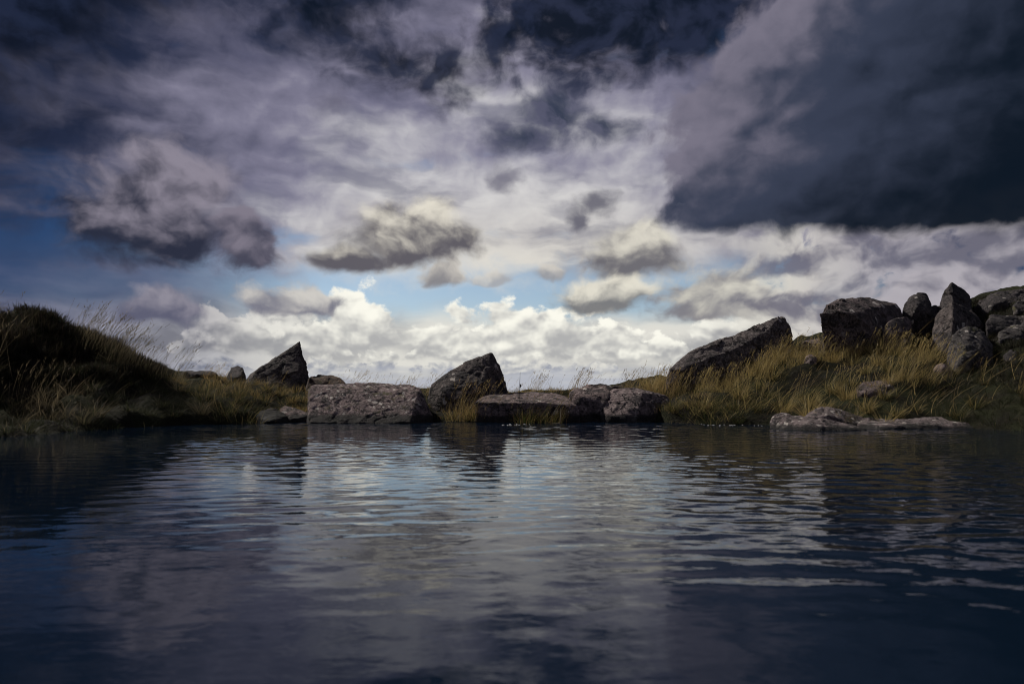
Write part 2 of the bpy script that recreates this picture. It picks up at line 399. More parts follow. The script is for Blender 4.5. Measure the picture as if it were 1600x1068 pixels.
ROCKS = [
    ('low_stone', 'low flat grey stone on the skyline left of the round boulder', 'dark', 0.03, 0.02, [
        (-6.251, 12.9, 0.79), (-6.092, 13.0, 0.853), (-5.726, 13.0, 0.878), (-5.561, 12.9, 0.826), (-5.506, 12.8, 0.548), (-6.214, 12.8, 0.548),
        (-6.453, 13.5, 0.842), (-5.896, 13.5, 0.867), (-5.889, 13.6, 0.576), (-6.564, 13.6, 0.576),
    ]),
    ('round_boulder', 'small rounded boulder just left of the tall pointed wedge rock', 'dark', 0.02, 0.015, [
        (-5.567, 13.2, 0.549), (-5.505, 13.2, 0.809), (-5.46, 13.3, 0.936), (-5.388, 13.4, 0.984), (-5.235, 13.3, 0.936), (-5.134, 13.2, 0.797),
        (-5.083, 13.1, 0.549), (-5.784, 13.9, 0.578), (-5.665, 13.8, 0.914), (-5.484, 13.8, 0.953), (-5.38, 13.8, 0.603), (-5.267, 12.95, 0.743),
        (-5.17, 12.95, 0.767),
    ]),
    ('pointed_rock', 'tall sharp pointed wedge rock on the left bank sloping down to the left', 'wedge', 0.02, 0.022, [
        (-4.014, 12.9, 1.431), (-4.106, 13.0, 1.365), (-4.29, 12.75, 1.086), (-4.458, 12.65, 1.01), (-4.676, 12.6, 0.89), (-4.893, 12.55, 0.618),
        (-5.007, 12.6, 0.547), (-4.487, 13.3, 1.173), (-4.923, 13.4, 0.952), (-5.275, 13.4, 0.663), (-3.969, 12.95, 1.216), (-3.869, 12.9, 0.899),
        (-3.769, 12.85, 0.5), (-3.82, 12.35, 0.477), (-4.323, 12.3, 0.431), (-4.823, 12.4, 0.454), (-4.195, 13.9, 0.63), (-5.315, 13.9, 0.63),
        (-4.169, 13.4, 1.316),
    ]),
    ('low_stone', 'low brown grass-topped stone between the pointed rock and the broad boulder', 'warm', 0.03, 0.02, [
        (-3.712, 12.3, 0.546), (-3.643, 12.3, 0.731), (-3.486, 12.4, 0.767), (-3.231, 12.4, 0.767), (-3.078, 12.3, 0.719), (-2.973, 12.2, 0.614),
        (-2.937, 12.1, 0.409), (-3.629, 12.1, 0.409), (-3.772, 12.9, 0.742), (-3.288, 12.9, 0.742), (-3.216, 13.0, 0.476), (-3.874, 13.0, 0.476),
    ]),
    ('broad_boulder', 'broad flat-topped boulder with pale lichen patch, leftmost of the waterside row', 'lichen', 0.021, 0.03, [
        (-3.274, 10.95, 0.479), (-3.258, 11.0, 0.582), (-3.135, 11.15, 0.604), (-2.519, 11.2, 0.605), (-2.118, 11.3, 0.627), (-1.694, 11.3, 0.585),
        (-1.508, 11.1, 0.542), (-1.396, 10.95, 0.377), (-1.257, 10.9, 0.091), (-1.267, 10.9, -0.133), (-1.391, 10.6, -0.156), (-3.209, 10.7, -0.162),
        (-3.177, 10.66, 0.2), (-3.085, 10.45, 0.01), (-2.328, 10.35, -0.004), (-1.552, 10.35, 0.015), (-1.54, 10.6, 0.202), (-1.519, 10.95, 0.479),
        (-3.346, 11.9, 0.556), (-1.784, 11.9, 0.545), (-1.575, 12.0, 0.163), (-3.486, 12.0, 0.163), (-2.881, 10.98, 0.531), (-1.852, 10.98, 0.51),
    ]),
    ('wedge_boulder', 'dark leaning wedge boulder with a peaked top behind the waterside row', 'wedge', 0.021, 0.028, [
        (-0.354, 11.8, 1.152), (-0.5, 11.85, 1.111), (-0.719, 11.8, 1.009), (-1.057, 11.75, 0.863), (-1.266, 11.75, 0.72), (-1.393, 11.7, 0.599),
        (-1.441, 11.65, 0.413), (-1.401, 11.5, 0.09), (-0.366, 12.2, 1.163), (-0.222, 11.85, 0.922), (-0.133, 11.85, 0.744), (-0.044, 11.85, 0.444),
        (-0.022, 11.7, 0.061), (-0.58, 11.25, 0.078), (-1.059, 11.3, 0.076), (-0.453, 11.5, 0.716), (-1.175, 11.4, 0.479), (-1.172, 12.5, 0.781),
        (-0.472, 12.6, 1.09), (-0.121, 12.9, 0.137), (-1.511, 12.9, 0.137),
    ]),
    ('flat_slab', 'long low slab with pale top and dark undercut front, centre of the waterside row', 'slab', 0.021, 0.022, [
        (-0.587, 10.8, 0.318), (-0.499, 11.1, 0.396), (-0.216, 11.5, 0.457), (0.329, 11.7, 0.484), (0.739, 11.6, 0.467), (0.932, 11.3, 0.394),
        (1.047, 10.95, 0.274), (1.098, 10.85, 0.144), (1.078, 10.85, -0.151), (-0.577, 10.8, -0.148), (-0.301, 10.72, 0.309), (0.5, 10.68, 0.31),
        (0.806, 10.75, 0.278), (-0.308, 10.95, -0.136), (0.718, 10.95, -0.136), (-0.457, 12.2, 0.157), (0.915, 12.2, 0.157), (-0.495, 12.0, 0.365),
        (0.945, 12.0, 0.365),
    ]),
    ('square_boulder', 'squarish boulder wedged between the flat slab and the split boulder', 'slab', 0.021, 0.025, [
        (0.936, 11.1, 0.479), (1.017, 11.3, 0.542), (1.282, 11.4, 0.553), (1.567, 11.3, 0.532), (1.644, 11.1, 0.458), (1.591, 10.95, -0.136),
        (1.006, 10.95, -0.136), (1.108, 10.95, 0.397), (1.481, 10.9, 0.296), (0.948, 11.0, 0.191), (1.134, 12.1, 0.5), (1.701, 12.1, 0.477),
        (1.692, 12.2, 0.043), (1.098, 12.2, 0.043),
    ]),
    ('split_boulder', 'pinkish boulder with a dark right-hand face, rightmost of the waterside row', 'split', 0.021, 0.026, [
        (1.396, 10.95, 0.254), (1.508, 11.1, 0.427), (1.666, 11.25, 0.521), (1.83, 11.35, 0.543), (2.118, 11.3, 0.532), (2.288, 11.2, 0.469),
        (2.53, 11.25, 0.426), (2.614, 11.2, 0.332), (2.633, 11.15, 0.187), (2.474, 11.0, 0.005), (2.423, 11.0, -0.18), (1.424, 10.85, -0.171),
        (1.888, 10.6, -0.156), (1.907, 10.6, 0.003), (2.015, 10.75, 0.258), (2.093, 11.0, 0.479), (1.597, 10.65, 0.101), (1.491, 10.75, 0.147),
        (1.784, 11.9, 0.478), (2.677, 11.9, 0.366), (2.699, 12.0, 0.05), (1.687, 12.0, 0.05),
    ]),
    ('cap_stone', 'dark rounded cap stone lying on the skyline behind the squarish boulder', 'dark', 0.02, 0.012, [
        (1.282, 12.0, 0.478), (1.372, 12.0, 0.579), (1.531, 12.1, 0.625), (1.678, 12.1, 0.613), (1.799, 12.0, 0.556), (1.833, 12.0, 0.444),
        (1.382, 12.5, 0.5), (1.617, 12.5, 0.605), (1.851, 12.5, 0.523), (1.548, 11.8, 0.445),
    ]),
    ('cap_stone', 'small square brown stone right of the dark cap stone', 'warm', 0.022, 0.01, [
        (1.795, 12.2, 0.58), (1.867, 12.3, 0.604), (2.006, 12.3, 0.592), (2.024, 12.2, 0.546), (2.024, 12.2, 0.443), (1.795, 12.2, 0.443),
        (1.889, 12.6, 0.583), (2.067, 12.6, 0.571), (2.095, 12.7, 0.476), (1.881, 12.7, 0.476),
    ]),
    ('wet_stone', 'dark wet stone under the overhanging left bank at the water line', 'wet', 0.021, 0.025, [
        (-3.994, 10.6, 0.083), (-3.951, 10.7, 0.179), (-3.841, 10.9, 0.224), (-3.678, 10.9, 0.194), (-3.536, 10.75, 0.097), (-3.467, 10.6, -0.076),
        (-3.976, 10.5, -0.071), (-3.667, 10.35, 0.034), (-4.167, 11.4, 0.115), (-3.825, 11.4, 0.115),
    ]),
    ('wet_stone', 'sloping pinkish slab left of the broad boulder at the water line', 'slab', 0.021, 0.02, [
        (-3.718, 10.9, 0.194), (-3.703, 11.1, 0.261), (-3.454, 11.0, 0.191), (-3.218, 10.9, 0.112), (-3.178, 10.8, -0.087), (-3.67, 10.7, -0.082),
        (-3.41, 10.7, 0.079), (-3.805, 11.6, 0.217), (-3.457, 11.6, 0.13), (-3.509, 11.7, -0.114), (-3.914, 11.6, -0.087),
    ]),
    ('leaning_slab', 'long leaning slab rising to the right on the right-hand bank', 'leaning', 0.022, 0.03, [
        (2.699, 12.0, 0.725), (2.778, 12.05, 0.861), (2.996, 12.2, 1.072), (3.182, 12.3, 1.203), (3.515, 12.5, 1.308), (3.897, 12.6, 1.421),
        (4.319, 12.8, 1.604), (4.691, 12.9, 1.721), (4.934, 13.0, 1.852), (5.181, 13.1, 1.936), (5.292, 13.1, 1.9), (5.312, 13.0, 1.718),
        (5.349, 13.0, 1.414), (5.23, 12.8, 0.86), (4.532, 12.4, 0.791), (3.374, 12.0, 0.612), (2.732, 11.9, 0.589), (4.664, 12.6, 1.563),
        (4.035, 12.3, 1.272), (3.093, 12.0, 0.927), (3.464, 13.2, 1.18), (5.432, 13.8, 1.923), (5.68, 13.9, 1.151), (3.34, 13.2, 0.747),
    ]),
    ('low_stone', 'pale small stone between the leaning slab and the overhanging boulder', 'slab', 0.022, 0.02, [
        (5.493, 13.2, 1.267), (5.634, 13.3, 1.422), (5.827, 13.4, 1.492), (6.028, 13.4, 1.53), (6.108, 13.3, 1.435), (6.053, 13.1, 1.212),
        (5.476, 13.1, 1.212), (5.656, 12.95, 1.289), (5.924, 13.8, 1.483), (6.26, 13.8, 1.509), (6.357, 13.9, 1.282), (5.862, 13.9, 1.282),
    ]),
    ('overhanging_boulder', 'large boulder with a pale sloping top and dark overhanging front on the right bank', 'over', 0.022, 0.03, [
        (5.41, 12.0, 1.85), (5.625, 12.2, 2.009), (5.927, 12.4, 2.139), (6.259, 12.6, 2.224), (6.546, 12.7, 2.214), (6.778, 12.8, 2.179),
        (7.073, 12.9, 2.168), (7.254, 12.9, 2.132), (7.351, 12.9, 2.023), (7.354, 12.8, 1.868), (7.227, 12.6, 1.445), (6.54, 12.2, 1.243),
        (5.603, 12.2, 1.243), (5.511, 12.05, 1.607), (5.992, 11.95, 1.866), (6.351, 12.1, 1.634), (6.509, 12.1, 1.407), (5.712, 11.95, 1.9),
        (6.279, 13.4, 2.208), (7.631, 13.8, 2.233), (7.881, 13.9, 1.542), (6.254, 13.4, 1.379),
    ]),
    ('blocky_stone', 'upright blocky stone between the overhanging boulder and the rock spire', 'dark', 0.022, 0.025, [
        (7.432, 13.0, 2.011), (7.481, 13.0, 2.157), (7.637, 13.1, 2.305), (7.843, 13.2, 2.424), (7.955, 13.2, 2.405), (7.98, 13.1, 2.293),
        (8.042, 13.1, 2.219), (8.017, 13.0, 2.011), (7.943, 12.9, 1.588), (7.351, 12.9, 1.588), (7.552, 12.75, 2.053), (7.707, 12.75, 1.934),
        (7.935, 13.7, 2.349), (8.294, 13.7, 2.426), (8.546, 13.9, 1.738), (7.973, 13.9, 1.738),
    ]),
    ('rock_spire', 'tall dark rock spire, highest point of the right bank', 'dark', 0.022, 0.025, [
        (8.202, 13.2, 1.985), (8.313, 13.2, 2.306), (8.412, 13.2, 2.479), (8.531, 13.25, 2.623), (8.638, 13.3, 2.582), (8.763, 13.3, 2.457),
        (8.887, 13.3, 2.37), (8.895, 13.2, 2.182), (8.864, 13.1, 1.851), (8.705, 12.9, 1.346), (8.004, 12.9, 1.346), (8.374, 12.95, 2.199),
        (8.744, 13.6, 2.552), (9.234, 13.8, 2.362), (9.421, 14.0, 1.55), (8.739, 14.0, 1.55),
    ]),
    ('ridged_rock', 'grey rock with a sharp central ridge in front of the spire', 'wedge', 0.022, 0.028, [
        (7.931, 12.3, 2.114), (7.871, 12.35, 2.028), (7.693, 12.4, 1.836), (7.562, 12.3, 1.537), (7.394, 12.1, 1.203), (7.478, 11.7, 1.048),
        (8.278, 12.1, 1.067), (8.53, 12.3, 1.422), (8.46, 12.4, 1.825), (8.228, 12.4, 2.011), (7.728, 11.95, 1.732), (7.554, 11.75, 1.271),
        (8.1, 12.9, 1.951), (8.705, 12.9, 1.951), (9.024, 13.1, 1.298), (8.103, 13.1, 1.298),
    ]),
    ('rounded_boulder', 'rounded mossy grey boulder below the rock spire', 'mossy', 0.021, 0.03, [
        (7.148, 11.2, 1.151), (7.265, 11.3, 1.368), (7.458, 11.4, 1.515), (7.674, 11.5, 1.589), (7.825, 11.5, 1.567), (7.906, 11.4, 1.44),
        (7.964, 11.3, 1.273), (7.957, 11.2, 1.067), (7.753, 11.0, 0.809), (7.049, 10.9, 0.766), (7.052, 11.0, 0.933), (7.353, 11.05, 1.277),
        (7.526, 11.0, 1.17), (7.085, 10.8, 0.905), (7.938, 12.1, 1.543), (8.392, 12.1, 1.453), (8.646, 12.3, 0.961), (7.867, 12.2, 0.957),
    ]),
    ('flat_stone', 'flat grey stone low on the right edge, upper of two beside the mossy boulder', 'dark', 0.022, 0.025, [
        (8.322, 12.0, 1.703), (8.553, 12.2, 1.826), (8.876, 12.3, 1.872), (9.222, 12.3, 1.849), (9.319, 12.2, 1.758), (9.166, 12.0, 1.557),
        (8.476, 11.9, 1.526), (8.275, 11.9, 1.593), (9.092, 12.9, 1.878), (9.793, 12.9, 1.866), (9.808, 13.0, 1.657), (9.113, 13.0, 1.694),
    ]),
    ('flat_stone', 'flat pale stone at the right edge, lower of two beside the mossy boulder', 'mossy', 0.022, 0.025, [
        (8.252, 11.6, 1.457), (8.443, 11.7, 1.575), (8.737, 11.8, 1.628), (9.013, 11.8, 1.65), (9.046, 11.7, 1.542), (8.859, 11.5, 1.298),
        (8.28, 11.4, 1.269), (8.141, 11.4, 1.333), (9.007, 12.4, 1.639), (9.53, 12.4, 1.662), (9.548, 12.5, 1.379), (8.948, 12.4, 1.406),
    ]),
    ('flat_stone', 'pale flat stone high on the heathery ridge at the right edge', 'mossy', 0.022, 0.02, [
        (9.381, 12.8, 2.084), (9.527, 12.9, 2.181), (9.808, 13.0, 2.23), (10.052, 13.0, 2.206), (9.897, 12.8, 2.012), (9.403, 12.7, 1.976),
        (10.021, 13.5, 2.271), (10.4, 13.5, 2.271), (10.452, 13.6, 2.106), (9.97, 13.5, 2.094),
    ]),
    ('half_buried_stone', 'pinkish half-buried stone in the grass below the overhanging boulder', 'slab', 0.024, 0.02, [
        (5.143, 10.2, 0.538), (5.361, 10.4, 0.627), (5.658, 10.5, 0.638), (5.941, 10.6, 0.689), (6.1, 10.6, 0.659), (6.024, 10.4, 0.539),
        (5.632, 10.1, 0.424), (5.295, 10.0, 0.388), (5.108, 10.0, 0.444), (5.722, 11.0, 0.603), (6.309, 11.0, 0.624), (6.18, 10.9, 0.194),
        (5.464, 10.6, 0.202), (5.517, 10.15, 0.538),
    ]),
    ('half_buried_stone', 'small pointed pinkish stone in the turf below the mossy boulder', 'slab', 0.022, 0.014, [
        (6.599, 10.7, 0.801), (6.69, 10.75, 0.893), (6.792, 10.8, 0.955), (6.851, 10.75, 0.893), (6.909, 10.7, 0.801), (6.815, 10.6, 0.679),
        (6.577, 10.6, 0.679), (6.664, 10.55, 0.846), (6.928, 11.1, 0.895), (7.095, 11.1, 0.885), (7.18, 11.2, 0.731), (6.949, 11.2, 0.731),
    ]),
    ('half_buried_stone', 'small pale stone in the straw grass below the leaning slab', 'slab', 0.02, 0.012, [
        (4.957, 11.6, 0.978), (5.022, 11.65, 1.068), (5.121, 11.7, 1.103), (5.175, 11.65, 1.057), (5.186, 11.6, 0.957), (5.087, 11.5, 0.845),
        (4.936, 11.5, 0.845), (5.001, 11.45, 0.994), (5.153, 11.9, 1.08), (5.275, 11.9, 1.058), (5.308, 12.0, 0.905), (5.173, 12.0, 0.905),
    ]),
    ('half_buried_stone', 'little pink stone beside the split boulder at the foot of the right bank', 'slab', 0.02, 0.012, [
        (2.608, 11.0, 0.253), (2.662, 11.05, 0.324), (2.767, 11.1, 0.344), (2.827, 11.05, 0.303), (2.809, 10.9, 0.224), (2.574, 10.9, 0.214),
        (2.685, 10.85, 0.266), (2.767, 11.4, 0.318), (2.895, 11.4, 0.297), (2.906, 11.4, 0.179), (2.735, 11.4, 0.179),
    ]),
    ('shore_rock', 'pale crusted rock at the water line, lowest of the right-hand shore', 'crust', 0.022, 0.022, [
        (3.399, 9.0, 0.061), (3.48, 9.1, 0.159), (3.639, 9.2, 0.198), (3.795, 9.1, 0.176), (3.964, 9.0, 0.12), (4.171, 8.9, 0.083),
        (4.387, 8.75, 0.057), (4.491, 8.65, 0.005), (4.449, 8.6, -0.096), (3.858, 8.4, -0.083), (3.348, 8.8, -0.11), (3.806, 8.55, 0.067),
        (3.608, 8.75, 0.09), (3.797, 9.6, 0.14), (4.532, 9.3, 0.012), (4.707, 9.3, -0.11), (3.773, 9.7, -0.1),
    ]),
    ('shore_rock', 'humped pinkish rock behind the pale crusted one on the right-hand shore', 'crust', 0.022, 0.018, [
        (3.991, 9.4, 0.13), (4.074, 9.45, 0.181), (4.22, 9.5, 0.188), (4.283, 9.5, 0.269), (4.389, 9.5, 0.286), (4.496, 9.5, 0.26),
        (4.65, 9.45, 0.172), (4.81, 9.4, 0.104), (4.742, 9.2, -0.035), (3.915, 9.2, -0.035), (4.268, 9.2, 0.172), (4.096, 9.2, 0.138),
        (4.523, 9.95, 0.239), (4.849, 9.95, 0.146), (5.061, 10.0, -0.044), (4.311, 10.0, -0.044),
    ]),
    ('shore_rock', 'long low crusted ledge along the water line at far right', 'crust', 0.024, 0.022, [
        (4.588, 9.1, 0.057), (4.794, 9.3, 0.108), (5.055, 9.3, 0.099), (5.433, 9.35, 0.114), (5.74, 9.35, 0.123), (6.014, 9.3, 0.099),
        (6.165, 9.2, 0.078), (6.107, 9.0, 0.011), (5.938, 8.8, -0.094), (4.454, 8.8, -0.094), (4.977, 8.85, 0.052), (5.589, 8.9, 0.058),
        (5.143, 9.8, 0.078), (6.429, 9.8, 0.059), (6.588, 9.9, -0.112), (5.103, 9.9, -0.112),
    ]),
    ('dark_outcrop', 'dark blocky outcrop on the skyline at the far right edge', 'dark', 0.022, 0.04, [
        (9.228, 13.6, 2.081), (9.33, 13.6, 2.284), (9.534, 13.6, 2.399), (9.707, 13.7, 2.477), (10.088, 13.8, 2.531), (10.424, 13.8, 2.569),
        (10.735, 13.8, 2.543), (10.449, 13.4, 1.881), (9.074, 13.3, 1.796), (9.438, 13.25, 2.239), (9.897, 13.2, 2.182), (10.331, 14.6, 2.552),
        (11.22, 14.6, 2.621), (11.374, 14.8, 2.026), (10.057, 14.6, 2.005),
    ]),
    ('low_stone', 'small dark stone in the notch between the blocky stone and the spire', 'dark', 0.024, 0.015, [
        (8.127, 13.3, 1.921), (8.226, 13.4, 2.133), (8.301, 13.4, 2.183), (8.389, 13.4, 2.133), (8.289, 13.2, 1.886), (8.041, 13.0, 1.865),
        (8.484, 13.8, 2.181), (8.627, 13.8, 2.155), (8.702, 13.9, 1.985), (8.52, 13.9, 1.985),
    ]),
    ('low_stone', 'flat pale stone leaning on the right flank of the overhanging boulder', 'over', 0.024, 0.018, [
        (6.5, 12.0, 1.557), (6.645, 12.1, 1.702), (6.86, 12.2, 1.792), (7.101, 12.3, 1.837), (7.193, 12.3, 1.768), (7.054, 12.1, 1.566),
        (6.647, 11.9, 1.459), (6.469, 11.9, 1.459), (7.022, 12.7, 1.785), (7.38, 12.7, 1.833), (7.438, 12.8, 1.58), (6.963, 12.7, 1.571),
    ]),
    ('flat_stone', 'dark flat stone half sunk in heather at the right edge below the pale one', 'dark', 0.021, 0.025, [
        (7.866, 10.9, 1.052), (8.041, 11.0, 1.149), (8.322, 11.1, 1.187), (8.582, 11.1, 1.166), (8.479, 10.9, 1.011), (7.922, 10.7, 0.941),
        (7.814, 10.8, 0.966), (8.523, 11.6, 1.185), (8.936, 11.6, 1.185), (8.992, 11.7, 1.048), (8.458, 11.6, 1.044),
    ]),
]

# ----------------------------------------------------------------------------
# numeric helpers
# ----------------------------------------------------------------------------
def _hash3(ix, iy, iz, seed):
    h = (ix.astype(np.int64) * 374761393 + iy.astype(np.int64) * 668265263 + iz.astype(np.int64) * 2147483647 + seed * 1274126177) & 0xFFFFFFFF
    h = ((h ^ (h >> 13)) * 1274126177) & 0xFFFFFFFF
    h = ((h ^ (h >> 16)) * 2246822519) & 0xFFFFFFFF
    h = h ^ (h >> 15)
    return (h & 0xFFFFFF).astype(np.float64) / 0xFFFFFF * 2.0 - 1.0


def vnoise(p, seed=0):
    """smooth value noise in -1..1 at points p (n,3)"""
    i = np.floor(p)
    f = p - i
    u = f * f * f * (f * (f * 6 - 15) + 10)
    ix, iy, iz = i[:, 0], i[:, 1], i[:, 2]
    r = 0
    for dx in (0, 1):
        wx = u[:, 0] if dx else 1 - u[:, 0]
        for dy in (0, 1):
            wy = u[:, 1] if dy else 1 - u[:, 1]
            for dz in (0, 1):
                wz = u[:, 2] if dz else 1 - u[:, 2]
                r = r + wx * wy * wz * _hash3(ix + dx, iy + dy, iz + dz, seed)
    return r


def fbm(p, octaves=4, rough=0.5, seed=0):
    s, a, t = 0, 1.0, 0.0
    q = np.array(p, dtype=float)
    for k in range(octaves):
        s = s + a * vnoise(q, seed + k * 17)
        t += a
        a *= rough
        q = q * 2.03 + 11.7
    return s / t


def tag(o, label=None, cat=None, group=None, kind=None):
    if label:
        o['label'] = label
    if cat:
        o['category'] = cat
    if group:
        o['group'] = group
    if kind:
        o['kind'] = kind
    return o


def link(name, mesh, mat=None, parent=None, loc=None):
    o = bpy.data.objects.new(name, mesh)
    COL.objects.link(o)
    if mat is not None and mesh is not None:
        mesh.materials.append(mat)
    if parent is not None:
        o.parent = parent
    if loc is not None:
        o.location = loc
    return o


def fast_mesh(name, verts, faces_list, smooth=False):
    """verts (n,3); faces_list: list of integer arrays (m,k)"""
    me = bpy.data.meshes.new(name)
    me.vertices.add(len(verts))
    me.vertices.foreach_set('co', np.ascontiguousarray(verts, dtype=np.float32).ravel())
    loops = np.concatenate([f.ravel() for f in faces_list]).astype(np.int32)
    sizes = np.concatenate([np.full(len(f), f.shape[1], dtype=np.int32) for f in faces_list])
    starts = np.concatenate(([0], np.cumsum(sizes)[:-1])).astype(np.int32)
    me.loops.add(len(loops))
    me.loops.foreach_set('vertex_index', loops)
    me.polygons.add(len(sizes))
    me.polygons.foreach_set('loop_start', starts)
    me.polygons.foreach_set('loop_total', sizes)
    if smooth:
        me.polygons.foreach_set('use_smooth', np.ones(len(sizes), dtype=bool))
    me.update(calc_edges=True)
    return me


def grid_mesh(name, X, Y, Z):
    ny, nx = X.shape
    v = np.stack([X, Y, Z], -1).reshape(-1, 3)
    idx = np.arange(ny * nx).reshape(ny, nx)
    f = np.stack([idx[:-1, :-1], idx[:-1, 1:], idx[1:, 1:], idx[1:, :-1]], -1).reshape(-1, 4)
    return fast_mesh(name, v, [f], smooth=True)


# ----------------------------------------------------------------------------
# materials
# ----------------------------------------------------------------------------
def new_mat(name):
    m = bpy.data.materials.new(name)
    m.use_nodes = True
    t = m.node_tree
    t.nodes.clear()
    Ex.tree = t
    out = t.nodes.new('ShaderNodeOutputMaterial')
    return m, t, out


def bsdf(t, out, color, rough=0.8, bump=None, bump_d=0.02, bump_s=0.6, **kw):
    b = t.nodes.new('ShaderNodeBsdfPrincipled')
    if isinstance(color, Ex):
        t.links.new(color.s, b.inputs['Base Color'])
    else:
        b.inputs['Base Color'].default_value = (*color, 1)
    if isinstance(rough, Ex):
        t.links.new(rough.s, b.inputs['Roughness'])
    else:
        b.inputs['Roughness'].default_value = rough
    for k, v in kw.items():
        b.inputs[k.replace('_', ' ')].default_value = v
    if bump is not None:
        n = t.nodes.new('ShaderNodeBump')
        n.inputs['Distance'].default_value = bump_d
        n.inputs['Strength'].default_value = bump_s
        t.links.new(bump.s, n.inputs['Height'])
        t.links.new(n.outputs[0], b.inputs['Normal'])
    t.links.new(b.outputs[0], out.inputs['Surface'])
    return b


def obj_coord(t):
    tc = t.nodes.new('ShaderNodeTexCoord')
    return Ex(tc.outputs['Object'])


def rock_material(name, c_dark, c_mid, c_light, lichen, moss, wet_z, sc_=1.0):
    m, t, out = new_mat(name)
    geo = t.nodes.new('ShaderNodeNewGeometry')
    sv = t.nodes.new('ShaderNodeVectorMath')
    sv.operation = 'SCALE'
    sv.inputs['Scale'].default_value = sc_
    t.links.new(geo.outputs['Position'], sv.inputs[0])
    P = Ex(sv.outputs[0])
    n1 = noise(P, 2.2, 6, 0.6, dims='3D')
    n2 = noise(P, 14.0, 6, 0.65, dims='3D')
    n3 = noise(P, 60.0, 3, 0.6, dims='3D')
    col = mixc(sstep(0.36, 0.62, n1 * 0.55 + n2 * 0.45), c_dark, c_mid)
    col = mixc(sstep(0.50, 0.72, n2 * 0.7 + n3 * 0.3), col, c_light)
    # black algae and soot-dark crusts
    k1 = noise(P, 5.5, 6, 0.7, dims='3D')
    col = mixc(sstep(0.50, 0.58, k1) * 0.85, col, (0.022, 0.022, 0.024))
    # grain: dark pits, pale quartz, and hairline joints
    g1 = noise(P, 38.0, 4, 0.7, dims='3D')
    col = mixc(sstep(0.50, 0.38, g1) * 0.75, col, mulc(c_dark, (0.45, 0.45, 0.45)))
    col = mixc(sstep(0.56, 0.66, g1) * 0.55, col, c_light)
    jn = Ex.m('ABSOLUTE', noise(P, 1.7, 4, 0.55, dims='3D') - 0.5)
    joint = sstep(0.010, 0.002, jn)
    col = mixc(joint * 0.8, col, (0.012, 0.011, 0.011))
    # pale crustose lichen: blotches of several sizes
    v = t.nodes.new('ShaderNodeTexVoronoi')
    v.inputs['Scale'].default_value = 8.5
    wv = t.nodes.new('ShaderNodeVectorMath')
    wv.operation = 'MULTIPLY_ADD'
    nz = t.nodes.new('ShaderNodeTexNoise')
    nz.inputs['Scale'].default_value = 9.0
    nz.inputs['Detail'].default_value = 5.0
    t.links.new(P.s, nz.inputs['Vector'])
    t.links.new(nz.outputs['Color'], wv.inputs[0])
    wv.inputs[1].default_value = (0.16, 0.16, 0.16)
    t.links.new(P.s, wv.inputs[2])
    t.links.new(wv.outputs[0], v.inputs['Vector'])
    sc = t.nodes.new('ShaderNodeSeparateColor')
    t.links.new(v.outputs['Color'], sc.inputs[0])
    cell = Ex(sc.outputs[0])
    blot = sstep(0.42, 0.30, Ex(v.outputs['Distance']) + (n2 - 0.5) * 0.5) * sstep(1.0 - lichen, 1.0 - lichen + 0.05, cell)
    col = mixc(blot * 0.95, col, mixc(n3, (0.36, 0.345, 0.32), (0.60, 0.58, 0.52)))
    spk = sstep(0.56, 0.62, noise(P, 24.0, 3, 0.6, dims='3D'))
    col = mixc(spk * min(1.0, lichen * 1.2), col, (0.46, 0.43, 0.40))
    if moss > 0:
        sepn = t.nodes.new('ShaderNodeSeparateXYZ')
        t.links.new(geo.outputs['Normal'], sepn.inputs[0])
        mm = sstep(0.56, 0.66, noise(P, 4.2, 6, 0.65, dims='3D') + (moss - 0.5) * 0.25)
        col = mixc(mm * 0.8, col, mixc(n3, (0.035, 0.042, 0.014), (0.12, 0.115, 0.04)))
    # wet tide line just above the pool
    sep = t.nodes.new('ShaderNodeSeparateXYZ')
    t.links.new(geo.outputs['Position'], sep.inputs[0])
    wet = sstep(wet_z + 0.03, wet_z - 0.03, Ex(sep.outputs[2]) + (n1 - 0.5) * 0.12)
    col = mixc(wet * 0.9, col, (0.014, 0.015, 0.014))
    col = mulc(col, (1.02, 0.97, 0.985))
    rough = 0.92 - wet * 0.08
    h = n2 * 0.7 + g1 * 0.7 + k1 * 0.4 - joint * 0.6
    bsdf(t, out, col, rough, bump=h, bump_d=0.026, bump_s=0.95, Specular_IOR_Level=0.35)
    return m


